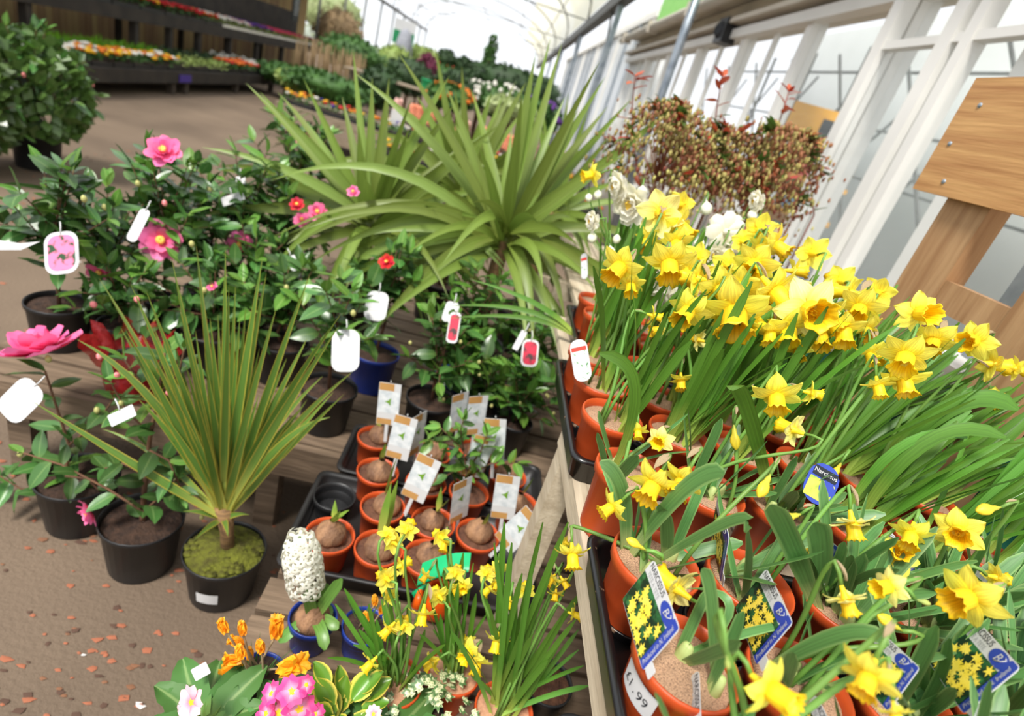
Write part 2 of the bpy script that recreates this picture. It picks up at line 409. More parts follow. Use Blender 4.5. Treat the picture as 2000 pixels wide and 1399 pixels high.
def bud_mesh(m):
    return MB().lathe([(.05, -.9), (.11, -.6), (.17, -.45), (.2, -.1), (.33, .2), (.38, .5), (.3, .85), (.12, 1.1), (.01, 1.18)], 12,
        ruff=lambda i, t, r, z: (r * (1 + .1 * math.sin(3*t + z*2)), z)).mesh('bud', m)
BUDM = uvleaf('daffodil_bud', (150, 170, 70), (250, 226, 60), rough=.5, transl=.25, rand=.06, basepos=.55, stripes=5)
BUDG = uvleaf('green_bud', (120, 150, 64), (196, 206, 110), rough=.5, transl=.25, rand=.06, basepos=.9)
BUD = bud_mesh(BUDM); BUDGM = bud_mesh(BUDG)
def double_mesh():
    b = MB(); rg = random.Random(5)
    for ring, (n, tilt, L, w) in enumerate(((7, .25, 1.0, .42), (6, .75, .85, .4), (6, 1.1, .66, .34), (4, 1.4, .5, .28))):
        for k in range(n):
            a = k * 6.283 / n + ring * .5 + rg.uniform(-.15, .15); tl = tilt + rg.uniform(-.15, .15)
            d = V((math.cos(a)*math.cos(tl), math.sin(a)*math.cos(tl), math.sin(tl))); s = V((-math.sin(a), math.cos(a), 0)); nn = d.cross(s); ph = rg.uniform(0, 6)
            b.grid(5, 5, lambda u, v: d * (.08 + L*v) + s * ((u-.5)*2*w*math.sin(math.pi*min(.86, .14+v*.72))**.7) - nn * (.22*math.sin(v*2.4) - .12*(2*u-1)**2 + .05*math.sin(7*u + ph)), 1 if ring == 3 and k == 0 else 0)
    b.blob((0, 0, -.05), .2, 8, 5, .1, 0)
    return b.mesh('double', [PETW, CORE])
DBL = double_mesh()
BUDW = mat('white_bud', (248, 247, 236), (232, 236, 200), rough=.5, transl=.25, scale=3)
BUDWM = MB().lathe([(.06, -.8), (.10, -.5), (.3, -.3), (.5, 0), (.52, .3), (.38, .65), (.1, .85)], 12, cap1=True).mesh('budw', BUDW)
SPA = MB().grid(3, 5, lambda u, v: ((v*1.0), (u-.5)*.34*math.sin(math.pi*(.1+.85*v)), .12*abs(u-.5)*2 + .15*math.sin(v*2.5))).mesh('spathe', SPATHE)
FACE = dict(d=(-.15,-1,.5), dl=(-.7,-.75,.5), dr=(.55,-.8,.5), f=(-.05,-.2,1), b=(.15,.35,-1), l=(-1,-.15,.25), r=(1,-.2,.2), bl=(-.6,.2,-.7),
            br=(.6,.2,-.7), u=(-.2,.5,.8), fl=(-.6,-.25,.75), fr=(.6,-.3,.7), ld=(-.9,-.5,.2), n=(.1,-1,.15), ul=(-.85,.5,.1))
def add_flower(t, p, px, face, kind, base, stem_r=None):
    o = t.location; dpt = depth(p); R = px * dpt / FPX / 2; fd = cdir(FACE[face]) + rv(.12); fd.normalize()
    up = CU + rv(.5)
    if kind in ('y', 'p'):
        f = obj('flower', R_.choice(TRU), t, mtx=(frame(up, fd, p - o, R)))
        # frame(): x along up-ish, z = facing
        f.matrix_basis = zframe(fd, up, p - o, R)
        if kind == 'p': pm = PETS['p']
        else: pm = PETS['y']
        sp = rr(0, 1)
        for k in range(6):
            a = k * math.pi / 3 + sp + rr(-.08, .08)
            m = Matrix.Rotation(a, 4, 'Z') @ Matrix.Rotation(rr(-.22, .12) if k % 2 else rr(-.1, .2), 4, 'Y') @ Matrix.Translation((0, 0, .03 if k % 2 else .0))
            obj('petal', R_.choice(pm), f, mtx=m)
        tail = p - fd * (R * .6); sr = .0026
    elif kind == 'bud' or kind == 'gbud':
        f = obj('flower_bud', BUD if kind == 'bud' else BUDGM, t, mtx=zframe(fd, up, p - o, R)); tail = p - fd * (R * .85); sr = .0026
    elif kind == 'w':
        f = obj('flower', DBL, t, mtx=zframe(fd, up, p - o, R * 1.35)); tail = p - fd * (R * .1); sr = .002
    else:
        f = obj('flower_bud', BUDWM, t, mtx=zframe(fd, up, p - o, R * 1.5)); tail = p - fd * (R * .7); sr = .0018
    # neck that bends over from the stem
    h = max(.03, tail.z - base.z)
    neck = tail - fd * rr(.012, .03) + V((0, 0, rr(.0, .012)))
    c1 = base + V((0, 0, h * .55)) + (tail - base) * .1
    c2 = neck - fd * .012 - V((0, 0, h * .22))
    path = bez(base, c1, c2, neck, 9) + [neck * .45 + tail * .55 + V((0, 0, .002)), tail]
    obj('flower_stem', MB().tube(local(path, o), [sr*1.2]*6 + [sr]*4 + [sr*.85]*2, 6).mesh('stem', STEM), t)
    if kind in ('y', 'p', 'bud') and rr(0, 1) < .75:
        s = obj('spathe', SPA, t, mtx=frame(fd + V((0, 0, -.3)) + rv(.4), V((0, 0, 1)), neck - o, R * rr(.7, 1.0)))
    return f
def zframe(z, up, pos, s):
    z = z.normalized(); x = up - z * up.dot(z)
    if x.length < 1e-4: x = z.orthogonal()
    x.normalize(); y = z.cross(x)
    m = Matrix((x, y, z)).transposed().to_4x4() @ Matrix.Diagonal((s, s, s, 1)); m.translation = pos; return m

LFT = uvleaf('tall_daffodil_leaf', (180, 200, 90), (88, 134, 44), rough=.4, transl=.22, rand=.22, basepos=.3, stripes=4)
LFS = uvleaf('blunt_daffodil_leaf', (190, 204, 130), (88, 132, 70), edge=(130, 164, 96), rough=.42, transl=.2, rand=.2, basepos=.2, stripes=5)
def daff_leaf(t, base, length, width, lean, az, droop, m, blunt, twist=0):
    d = V((math.cos(az)*math.sin(lean), math.sin(az)*math.sin(lean), math.cos(lean))); p = V(base); path = [p.copy()]; n = 9
    for i in range(n):
        p = p + d * (length / n); path.append(p.copy())
        d = (d + V((math.cos(az)*.5, math.sin(az)*.5, -1)) * (droop * (i + 1) / n / n * 2)).normalized()
    side = V((-math.sin(az), math.cos(az), 0)); side = (side + rv(.35)).normalized()
    obj('leaf', strap_mesh(path, width, m, fold=.22, side=side, twist=twist, blunt=blunt, base=.6), t)

ORD = ['first', 'second', 'third', 'fourth', 'fifth', 'sixth']
PHT = .108
POTS = []
def daff_pot(x, y, z, kind, label, nleaf, llen, bias=(0, 0), group=None, h=PHT, wl=None, leaf=True):
    t = potted('potted_daffodil', label, 'potted plant', V((x, y, z)), .060, .045, h, TERRA, SAND, 'dp%g' % h, group, fill=.86)
    t['_soil'] = h * .86
    POTS.append((x, y, kind, t, z + h * .86))
    if not leaf: return t
    nb = 3 if kind == 'tete' else 4
    bulbs = [V((rr(-.032, .032), rr(-.032, .032), h*.86 - .004)) for _ in range(nb)]
    if kind == 'tete':
        for bp in bulbs:
            obj('bulb_neck', MB().lathe([(.007, -.004), (.0085, .006), (.007, .018), (.005, .028), (.002, .03)], 8, cap1=True).mesh('neck', mat('pale_shoot_base', (184, 196, 130), (150, 170, 92), rough=.5, scale=30)), t, bp)
    for i in range(nleaf):
        bp = bulbs[i % nb] + V((rr(-.006, .006), rr(-.006, .006), .002)); az = rr(0, 6.283)
        if kind == 'tete':
            lean = rr(.12, .9); L = llen * rr(.65, 1.15); wd = rr(.012, .019)
            dx = V((math.cos(az)*lean + bias[0], math.sin(az)*lean + bias[1], 0)); az = math.atan2(dx.y, dx.x); lean = min(1.1, dx.length)
            daff_leaf(t, bp, L, wd, lean, az, rr(-.1, .5), LFS, True, rr(-.5, .5))
        else:
            lean = abs(R_.gauss(0, .17)) + .03; L = llen * rr(.68, 1.1); wd = rr(.0105, .0165)
            dx = V((math.cos(az)*lean + bias[0], math.sin(az)*lean + bias[1], 0)); az = math.atan2(dx.y, dx.x); lean = min(1.05, dx.length)
            daff_leaf(t, bp, L, wd, lean, az, rr(0, .45), LFT, True, rr(-.7, .7))
    return t
ZT = BZ + .0105
G1 = 'short daffodils in the nearest trays'; G2 = 'loose pots of daffodils between the trays'; G3 = 'tall daffodils in the middle trays'; G4 = 'white narcissi in the rear tray'
for r, (y, cols) in enumerate(((.27, 4), (.41, 5), (.553, 5))):
    rn = ('front', 'middle', 'back')[r]
    for c in range(cols):
        lab = 'short yellow daffodils in sanded terracotta pot, %s from left in %s row of nearest trays' % (ORD[c], rn)
        if r == 1 and c == 0: lab = 'sanded terracotta pot with white 1.99 price sticker and few short daffodils'
        daff_pot(XC[c], y, ZT, 'tete', lab, (4 if c == 0 and r == 1 else 5 if r == 0 and c < 2 else 8 if c < 2 else 13 if r == 0 else 26), .135 if c < 2 else .165, (.12, .02), G1)
for c in range(6):
    lab = 'daffodils in loose terracotta pot, %s from left between the front and middle trays' % ORD[c]
    if c == 0: lab = 'tall loose terracotta pot with sandy top standing right on the bench edge'
    daff_pot(XC[c], .735, BZ, 'tete' if c in (0, 1, 2) else 'tall', lab, (5 if c == 0 else 12 if c < 3 else 18), (.13 if c < 3 else .27), ((.1, 0) if c < 3 else (.38, .02)), G2, h=.125)
for r, y in enumerate((.912, 1.05, 1.185)):
    rn = ('front', 'middle', 'back')[r]
    for c in range(6):
        lab = 'tall yellow daffodils in terracotta pot, %s from left in %s row of middle trays' % (ORD[c], rn)
        if (r, c) == (2, 0): lab = 'sanded terracotta pot holding a white flower label with red band'
        big = c >= 3
        daff_pot(XC[c], y, ZT, 'tall', lab, (13 if c == 0 else 18), (.33 if not big else .34), ((.02 + .05*c if not big else .16 + .13*(c-2)), .02), G3)
for r, y in enumerate((1.35, 1.48, 1.61)):
    for c, x in enumerate((.41, .545, .68)):
        lab = 'white and yellow narcissi in terracotta pot, %s from left, %s row of rearmost tray' % (ORD[c], ('front', 'middle', 'back')[r])
        daff_pot(x, y, ZT, 'tall', lab, 13, .30, (.02, 0), G4)
FL = [ (1450,560,90,'dl',1.0,'y'),(1420,520,70,'b',1.1,'y'),(1540,575,90,'b',1.0,'p'),(1620,622,90,'dr',.93,'y'),(1648,642,85,'d',.92,'y'),(1602,652,80,'d',.93,'y'),(1470,620,80,'dr',.93,'y'),(1560,682,60,'d',.9,'y'),(1490,482,60,'dl',1.2,'y'),
 (1450,472,50,'b',1.25,'y'),(1662,572,70,'bl',1.05,'y'),(1690,642,70,'d',.95,'y'),(1482,582,90,'b',1.0,'p'),(1525,602,80,'l',.95,'y'),(1265,470,60,'dl',1.2,'y'),(1320,472,70,'d',1.15,'y'),(1362,502,60,'br',1.1,'y'),(1402,612,60,'r',.93,'y'), # px, py, size px, facing, row y, kind
 (1157,342,52,'l',1.48,'y'),(1150,384,18,'d',1.48,'wb'),(1168,378,20,'d',1.48,'wb'),(1289,418,100,'b',1.2,'p'),(1326,440,80,'dr',1.2,'y'),(1330,400,60,'br',1.25,'y'),
 (1214,520,95,'dl',1.0,'y'),(1232,556,60,'d',1.0,'y'),(1307,512,108,'d',1.0,'y'),(1340,535,90,'dr',1.02,'y'),(1364,545,80,'bl',.95,'y'),(1400,560,105,'dr',.93,'y'),
 (1346,607,92,'dl',.9,'y'),(1435,605,150,'d',.9,'y'),(1475,516,95,'dl',1.05,'y'),(1484,450,75,'b',1.25,'y'),(1513,478,80,'dr',1.2,'y'),(1586,495,76,'b',1.2,'y'),
 (1510,566,110,'dr',.95,'y'),(1580,606,138,'f',.9,'p'),(1540,640,104,'d',.9,'y'),(1504,648,72,'d',.9,'y'),(1640,549,72,'b',1.15,'y'),(1680,600,95,'dl',.95,'y'),(1714,572,70,'br',1.0,'y'),
 (1552,530,64,'r',1.1,'y'),(1700,690,56,'d',.9,'y'),(1292,645,52,'l',.93,'p'),(1364,664,48,'bl',.91,'p'),(1276,617,44,'r',.95,'y'),(1330,742,50,'d',.91,'y'),(1396,744,38,'d',.91,'y'),
 (1516,772,104,'d',.74,'y'),(1585,768,54,'r',.74,'y'),(1290,860,58,'fl',.74,'p'),(1246,842,46,'d',.74,'y'),(1278,945,108,'dl',.56,'y'),(1334,940,96,'dl',.56,'y'),(1196,990,74,'ld',.55,'y'),
 (1550,840,72,'bl',.74,'p'),(1435,850,50,'n',.74,'bud'),(1495,945,60,'dl',.56,'bud'),(1545,1010,60,'l',.56,'bud'),(1118,1083,72,'d',.56,'y'),
 (1793,612,90,'f',.92,'y'),(1824,664,92,'dl',.92,'y'),(1770,694,106,'dl',.74,'y'),(1903,666,84,'l',.91,'y'),(1937,712,74,'r',.92,'y'),(1982,720,52,'r',.92,'y'),(1766,742,94,'d',.74,'y'),(1715,752,60,'d',.74,'y'),(1712,690,64,'d',.92,'y'),
 (1938,775,52,'d',.92,'y'),(1636,915,38,'dl',.74,'bud'),(1750,920,34,'dl',.74,'gbud'),(1665,1022,82,'n',.56,'p'),(1780,1042,82,'dl',.56,'y'),(1872,1038,96,'fl',.56,'y'),(1935,994,60,'l',.56,'bud'),
 (1750,1085,88,'u',.56,'y'),(1652,1170,86,'n',.41,'p'),(1738,1145,78,'l',.42,'p'),(1895,1166,128,'l',.42,'y'),(1742,1220,62,'ul',.41,'bud'),(1697,1320,122,'dl',.29,'y'),(1748,1392,70,'d',.28,'y'),
 (1502,1345,128,'fr',.29,'y'),(1322,1150,104,'bl',.475,'p'),(1246,1066,46,'ul',.5,'bud'),(1945,1128,60,'r',.5,'y'),(1800,1175,30,'r',.41,'gbud'),(1420,1290,30,'n',.28,'gbud'),
 (1211,364,44,'l',1.48,'w'),(1236,400,56,'fl',1.47,'w'),(1254,372,26,'d',1.48,'wb'),(1418,453,54,'b',1.35,'w'),(1481,393,32,'l',1.48,'w'),(1469,418,24,'d',1.48,'wb'),(1442,429,22,'l',1.48,'wb'),(1418,487,40,'d',1.35,'w'),
 (1367,474,26,'dl',1.35,'wb'),(1160,432,30,'l',1.35,'w'),(1157,462,24,'d',1.35,'wb'),(1193,489,22,'n',1.2,'wb'),(1283,542,50,'fl',1.18,'w'),(1300,568,46,'r',1.18,'w'),(1380,404,28,'d',1.48,'wb'),(1395,500,34,'f',1.3,'w'),(1450,470,30,'d',1.3,'wb'),(1205,465,20,'d',1.35,'wb')]
for (px, py, sz, fc, y, kd) in FL:
    p = at(px, py, y=y)
    best = min(POTS, key=lambda q: abs(q[1] - y) * 2.2 + abs(q[0] - p.x + .02) + (.25 if kd in ('w', 'wb') and q[1] < 1.3 else 0))
    base = V((best[0] + rr(-.03, .03), best[1] + rr(-.03, .03), best[4]))
    add_flower(best[3], p, sz, fc, kd, base)
# large leaves that can be picked out one by one in the photograph (base px, tip px, mid px, row y, width px)
for (bpx, mpx, tpx, y0, y1, wpx, m) in [((1215,885),(1240,760),(1170,690),.735,.72,24,LFT),((1540,960),(1460,800),(1428,762),.74,.66,30,LFT),((1290,970),(1330,960),(1415,922),.56,.5,34,LFS),
     ((1255,1015),(1215,960),(1172,902),.56,.58,30,LFS),((1575,1190),(1545,1060),(1508,985),.56,.47,42,LFS),((1600,1180),(1602,1080),(1592,1020),.56,.5,46,LFS),((1340,1040),(1420,1020),(1455,1040),.5,.46,22,LFS),
     ((1400,1250),(1425,1185),(1340,1150),.41,.47,18,LFS),((1420,1300),(1390,1180),(1372,1110),.41,.42,26,LFS),((1120,650),(1040,590),(915,545),1.5,1.55,11,LFT),((1118,652),(1020,605),(875,598),1.5,1.56,11,LFT),((1120,655),(1020,620),(876,622),1.5,1.54,10,LFT),
     ((1560,1210),(1640,1240),(1735,1262),.41,.36,30,LFS),((1700,960),(1800,870),(1965,855),.74,.7,26,LFT),((1640,990),(1750,880),(1890,855),.74,.72,18,LFT),((1700,930),(1850,800),(1990,800),.9,.85,34,LFT)]:
    p0, p1, p2 = at(*bpx, y=y0), at(*mpx, y=(y0+y1)/2), at(*tpx, y=y1)
    best = min(POTS, key=lambda q: abs(q[0] - p0.x) + abs(q[1] - p0.y)); o = best[3].location
    if y0 < 1.4: p0 = V((best[0] + max(-.035, min(.035, p0.x - best[0])), best[1] + rr(-.02, .02), best[4] - .004))
    cp = p1 * 2 - (p0 + p2) * .5
    path = quad(p0, cp, p2, 10)
    obj('leaf', strap_mesh(local(path, o), wpx * depth(p1) / FPX, m, fold=.2, side=(CR + rv(.15)) if abs(tpx[0]-bpx[0]) < abs(tpx[1]-bpx[1]) else CU, blunt=(wpx > 12), base=.6), best[3])

# ------------------------------------------------------------------ narcissus labels
def text(name, s, size, m, parent, loc, rot, ax='CENTER', shear=0, sx=1):
    me = text_mesh(s, size, shear)
    if (s, size, m.name) not in TXT:
        me2 = me.copy(); me2.materials.clear(); me2.materials.append(m); TXT[(s, size, m.name)] = me2
    o = obj(name, TXT[(s, size, m.name)], parent, loc); o.rotation_euler = rot; o.scale = (sx, 1, 1)
    return o
def plate(w, h, th, r, m, name='card', x0=0, y0=0):
    ring = rrect(x0, x0+w, y0, y0+h, r); n = len(ring); b = MB()
    vs = [(p[0], p[1], 0) for p in ring] + [(p[0], p[1], -th) for p in ring]
    b.add(vs, [tuple(range(n)), tuple(range(2*n-1, n-1, -1))] + [(i+n, (i+1) % n + n, (i+1) % n, i) for i in range(n)])
    return b.mesh(name, m, False)
LW, LH = .070, .094
def star_print(seed, n, w, h):
    rg = random.Random(seed); b = MB()
    for k in range(n):
        c = (w * (.1 + .8 * rg.random()), h * (.08 + .8 * rg.random())); s = rg.uniform(.0045, .008); a0 = rg.uniform(0, 1)
        vs = [(c[0], c[1], .00035 + k * .00001)]
        for j in range(12):
            q = s if j % 2 == 0 else s * .42
            vs.append((c[0] + q * math.cos(a0 + j * .5236), c[1] + q * math.sin(a0 + j * .5236), .00035 + k * .00001))
        b.add(vs, [(0, 1 + j, 1 + (j + 1) % 12) for j in range(12)])
    return b.mesh('print', YELPH, False)
LBLM = dict(card=plate(LW, LH, .0006, .006, PAPER), photo=plate(LW*.72, LH*.86, .0002, .001, GREENPH, 'photo', .0008, LH*.135), strip=plate(LW-.002, LH*.135, .0002, .002, BLUEINK, 'strip', .001, .0012),
    logo=MB().add([(LW*.86 + .0088*math.cos(a*.2618), LH*.27 + .016*math.sin(a*.2618), .0003) for a in range(24)], [tuple(range(24))]).mesh('logo', BLUEINK, False),
    stake=plate(.014, .012, .0006, .002, PAPER, 'stake', LW*.06, -.012), swash=MB().tube([(LW*.86-.004, LH*.27+.004, .0006), (LW*.86-.001, LH*.27-.004, .0006), (LW*.86+.004, LH*.27-.009, .0006), (LW*.86+.0055, LH*.27-.006, .0006)], .0006, 4).mesh('swash', PAPER))
def narc_label(A, B, C, d, label, seed=1, lean=1):
    """A, B, C = top-right, bottom-right and bottom-left corner of the card in the photograph; d = depth of B.
    Finds the tilt of a flat LW x LH card whose corners lie on those three sight lines."""
    pB = at(*B, d=d); best = None
    for i in range(-40, 41):
        pA = at(*A, d=d * (1 + i * .006)); h = pA - pB
        for j in range(-40, 41):
            pC = at(*C, d=d * (1 + j * .006)); g = pC - pB
            c = abs(h.dot(g)) / (h.length * g.length) + abs(h.length / g.length - LH / LW) * .6 + (.02 if i * lean < 0 else 0)
            if best is None or c < best[0]: best = (c, h, g)
    vv = best[1].normalized(); uu = -best[2]; uu = (uu - vv * uu.dot(vv)).normalized(); nn = uu.cross(vv)
    size = best[1].length / LH; p = pB - uu * LW * size
    t = thing('plant_label', label, 'plant label', p, 'narcissus picture labels in the nearest pots')
    m = Matrix((uu, vv, nn)).transposed(); t.rotation_euler = m.to_euler(); t.scale = (size,)*3
    obj('card', LBLM['card'], t); obj('stake', LBLM['stake'], t)
    ph = obj('photo_print', LBLM['photo'], t, (0, 0, .0003)); obj('printed_flowers', star_print(seed, 48, LW*.72, LH*.82), ph, (.001, LH*.13, 0))
    st = obj('blue_strip', LBLM['strip'], t, (0, 0, .0003)); lg = obj('logo', LBLM['logo'], t, (0, 0, .0002))
    text('lettering', 'Produced in N. Ireland', .0078, PAPER, st, (LW*.47, LH*.075, .0003), (0, 0, 0), shear=.25, sx=.82)
    text('lettering', 'B', .014, PAPER, lg, (LW*.86, LH*.30, .0006), (0, 0, -1.5708), shear=.3)
    obj('logo_swash', LBLM['swash'], lg)
    text('lettering', 'NARCISSUS', .0105, INK, t, (LW*.925, LH*.72, .0005), (0, 0, -1.5708), sx=.86)
    text('lettering', 'TETE A TETE', .0078, INKG, t, (LW*.80, LH*.72, .0005), (0, 0, -1.5708), sx=.86)
    return t
narc_label((1277,1092), (1328,1229), (1257,1314), .553, 'narcissus picture label in the pot with the 1.99 sticker', 1)
narc_label((1497,1110), (1549,1217), (1476,1302), .60, 'narcissus picture label in the second pot, middle row, behind crossing leaves', 2)
narc_label((1402,965), (1424,1050), (1408,1138), .70, 'narcissus picture label turned edgeways in back row pot, second from left', 3)
narc_label((1365,1308), (1372,1470), (1290,1530), .52, 'narcissus picture label cut off by the bottom edge, front row, leftmost', 4)
narc_label((1594,1356), (1660,1490), (1585,1570), .50, 'white topped narcissus label at bottom edge beside the terracotta rim', 5)
narc_label((1715,1228), (1797,1305), (1735,1395), .55, 'narcissus label half hidden behind the big drooping yellow bud', 6)
narc_label((1905,1208), (1994,1305), (1882,1400), .53, 'narcissus picture label at the lower right corner', 7)
narc_label((1580,1018), (1640,1072), (1600,1140), .76, 'narcissus label showing only its blue logo between leaves in the back row', 8)
narc_label((1740,1038), (1800,1110), (1720,1150), .78, 'narcissus label showing only its white top beside the dark pot', 9)
narc_label((1900,1095), (1966,1148), (1930,1215), .70, 'narcissus label with blue corner peeking out at the right side', 10)
# price sticker on the pot wall
pp = [t for (x, y, k, t, z) in POTS if abs(x - XC[0]) < .01 and abs(y - .41) < .01][0]
a0 = math.radians(200); b = MB(); n = 8
def wallr(z): return .045 + (.060 - .006 - .045) * (z / (PHT - .018)) + .0009
b.grid(n + 1, 2, lambda u, v: (wallr(  .050 + .036*v) * math.cos(a0 + (u-.5)*1.05), wallr(  .050 + .036*v) * math.sin(a0 + (u-.5)*1.05),   .050 + .036*v))
stk = obj('price_sticker', b.mesh('sticker', PAPER), pp)
for i, ch in enumerate('\u00a31.99'):
    a = a0 + (i - 2) * .155; zz = .067; r = wallr(zz) + .0006
    nrm = V((math.cos(a), math.sin(a), 0)); tx = V((-math.sin(a), math.cos(a), 0))
    o = text('lettering', ch, .016, INK, stk, nrm * r + V((0, 0, zz)), (0, 0, 0)); o.rotation_euler = Matrix((tx, V((0, 0, 1)), nrm)).transposed().to_euler()
# round blue narcissus tag and two white oval tags
def oval_tag(px, py, d, w, h, label, mats_fn, u=(1,0,0), v=(0,1,-.15), name='plant_label', group=None):
    uu = cdir((u[0], u[1], u[2])); vv = CR*v[0] + CU*v[1] - CF*v[2]; vv = (vv - uu*vv.dot(uu)).normalized(); nn = uu.cross(vv)
    t = thing(name, label, 'plant label', at(px, py, d=d), group); t.rotation_euler = Matrix((uu, vv, nn)).transposed().to_euler()
    mats_fn(t, w, h); return t
def pill(w, h, m, th=.0006, inset=0):
    return plate(w-2*inset, h-2*inset, th, min(w, h)*.46-inset, m, 'pill', -w/2+inset, -h/2+inset)
SNOW = mat('white_flower_print', (226, 232, 226), (70, 120, 70), rough=.4, scale=120, sharp=(.5, .66))
REDB = mat('red_print', (214, 58, 44), rough=.4)
def blue_round(t, w, h):
    obj('card', pill(w, h, BLUEINK), t)
    obj('dark_band', plate(w*.8, h*.24, .0002, .002, mat('black_print', (24, 30, 40), rough=.4), 'band', -w*.4, h*.14), t, (0, 0, .0004))
    text('lettering', 'Narcissus', .0095, PAPER, t, (0, h*.27, .0008), (0, 0, 0))
    obj('photo_print', plate(w*.84, h*.5, .0002, .002, mat('yellow_green_print', (236, 218, 90), (120, 160, 60), rough=.4, scale=60), 'ph', -w*.42, -h*.4), t, (0, 0, .0004))
    obj('blue_disc', MB().add([(w*.2+.012*math.cos(a*.3927), -h*.05+.012*math.sin(a*.3927), .0008) for a in range(16)], [tuple(range(16))]).mesh('disc', BLUEINK, False), t)
def white_oval(t, w, h):
    obj('card', pill(w, h, PAPER), t); obj('photo_print', pill(w, h*.78, SNOW, .0002, .003), t, (0, -h*.09, .0004))
    obj('red_band', plate(w*.86, h*.1, .0002, .001, REDB, 'red', -w*.43, h*.22), t, (0, 0, .0007))
oval_tag(1604, 946, .86, .048, .064, 'round topped blue narcissus label among the middle leaves', blue_round, u=(.85,-.5,.1), v=(.5,.85,-.2))
oval_tag(1134, 704, 1.14, .036, .088, 'white oval label with red band leaning on the left edge pot', white_oval, u=(.9,.2,.3), v=(.06,1,-.2))
oval_tag(1141, 520, 1.6, .022, .075, 'slim white oval label with red top in the rearmost tray', white_oval, u=(.7,.1,.6), v=(.05,1,-.1))

# ------------------------------------------------------------------ low timber staging: near deck and back deck
LZ = .40
near = V((.1, 1.0, 0)); deck = thing('low_staging', 'low weathered timber staging under the bulb trays and blue pots', 'bench', near)
yy = .38
while yy < 1.46:
    wd = .092; x0 = -.262 + rr(-.012, .012)
    part_box('plank', deck, near, x0, .68, yy, yy + wd, LZ - .022, LZ + rr(-.001, 0), WOODX); yy += wd + .016
for xx in (-.2, .2, .6): part_box('bearer', deck, near, xx, xx + .05, .39, 1.45, LZ - .09, LZ - .024, WOODX)
for xx in (-.2, .2, .6):
    for y in (.4, 1.38): part_box('leg', deck, near, xx, xx + .05, y, y + .06, 0, LZ - .092, WOODX)
back = V((-.4, 2.1, 0)); deck2 = thing('low_staging', 'wide weathered timber staging behind, holding camellias and spiky cordylines', 'bench', back)
part_box('front_board', deck2, back, -1.42, .70, 1.515, 1.545, LZ - .125, LZ - .004, WOODX)
yy = 1.55
while yy < 3.35:
    part_box('plank', deck2, back, -1.4 + rr(-.01, .01), .72, yy, yy + .115, LZ - .022, LZ + rr(-.001, 0), WOODX); yy += .131
for xx in (-1.3, -.5, .1, .6):
    for y in (1.56, 2.4, 3.2): part_box('leg', deck2, back, xx, xx + .07, y, y + .07, 0, LZ - .024, WOODX)

# ------------------------------------------------------------------ bulb trays with amaryllis-like bulbs
tray('black tray of sprouting bulbs, back one, with dusty left corner', -.225, .44, 1.40, 1.66, LZ, mat('dusty_tray', (30, 30, 31), (44, 42, 41), rough=.45, scale=6), .05)
tray('black tray of sprouting bulbs, front one, with an empty cell', -.262, .40, 1.01, 1.385, LZ, mat('dusty_tray', (30, 30, 31)), .05)
BULB = mat('papery_bulb', (164, 124, 90), (108, 78, 58), rough=.7, scale=5, stretch=(9, 9, 1.5), bump=.5, bscale=20)
SHOOT = uvleaf('pale_bulb_shoot', (196, 190, 90), (126, 160, 60), rough=.42, transl=.2, basepos=.55, rand=.15)
bulbm = MB().lathe([(.012, -.01), (.032, .002), (.039, .018), (.035, .034), (.022, .048), (.012, .058), (.009, .066)], 16, ruff=lambda i, t, r, z: (r*(1+.05*math.sin(4*t+i)), z)).mesh('bulb', BULB)
def shoot(t, base, n, L, lean, wd=.018):
    for i in range(n):
        az = rr(0, 6.28); daff_leaf(t, base + V((rr(-.006,.006), rr(-.006,.006), 0)), L * rr(.7, 1.1), wd * rr(.8, 1.2), lean * rr(.4, 1.2), az, .2, SHOOT, False, rr(-.4, .4))
BB = [(644,1047,3,.055,.5,'nearest the white hyacinth, with two short green shoots'),(740,1072,2,.14,.08,'beside the yellow daffodil heads, with tall pale shoots'),(738,922,1,.05,.1,'at the left of the back tray, with one stubby shoot'),(736,856,1,.03,.1,'in the back left corner behind a card'),
      (748,992,1,.12,.05,'behind the front row, with one thick upright shoot'),(846,1022,2,.06,.3,'in the middle of the front tray'),(832,945,1,.05,.2,'half hidden behind a leaning picture card'),(933,1046,1,.04,.2,'at the right of the front tray, round and brown'),
      (845,885,1,.05,.2,'in the back tray behind the cards'),(992,930,1,.05,.2,'beside the timber leg, with a small shoot'),(1012,985,1,.05,.2,'at the far right end of the front tray'),(834,1091,1,.05,.3,'behind the green plastic rim'),(930,880,1,.05,.3,'at the back among camellia leaves')]
for (px, py, n, L, ln, where) in BB:
    p = at(px, py, z=.505); p.z = LZ + .0105
    t = potted('potted_bulb', 'brown bulb in terracotta pot ' + where, 'potted plant', p, .062, .047, .1, TERRA, COMPOST2, 'bulbpot', 'bulbs in terracotta pots on the low staging', fill=.84, dome=.004)
    obj('bulb', bulbm, t, mtx=Matrix.Translation((rr(-.01, .01), rr(-.01, .01), .082)) @ Matrix.Rotation(rr(0, 6), 4, 'Z') @ Matrix.Scale(rr(.9, 1.05), 4))
    shoot(t, V((0, 0, .14)), n, L * 1.3, ln)
# empty pot cell
p = at(652, 980, z=.45); p.z = LZ + .012
t = thing('plant_pot', 'empty black plastic pot in the corner of the front bulb tray', 'pot', p)
obj('pot', pot_mesh('empty', .058, .046, .06, BLACKP), t); obj('inner_base', soil_mesh('emptys', .046, BLACKP, 0), t, (0, 0, .008))
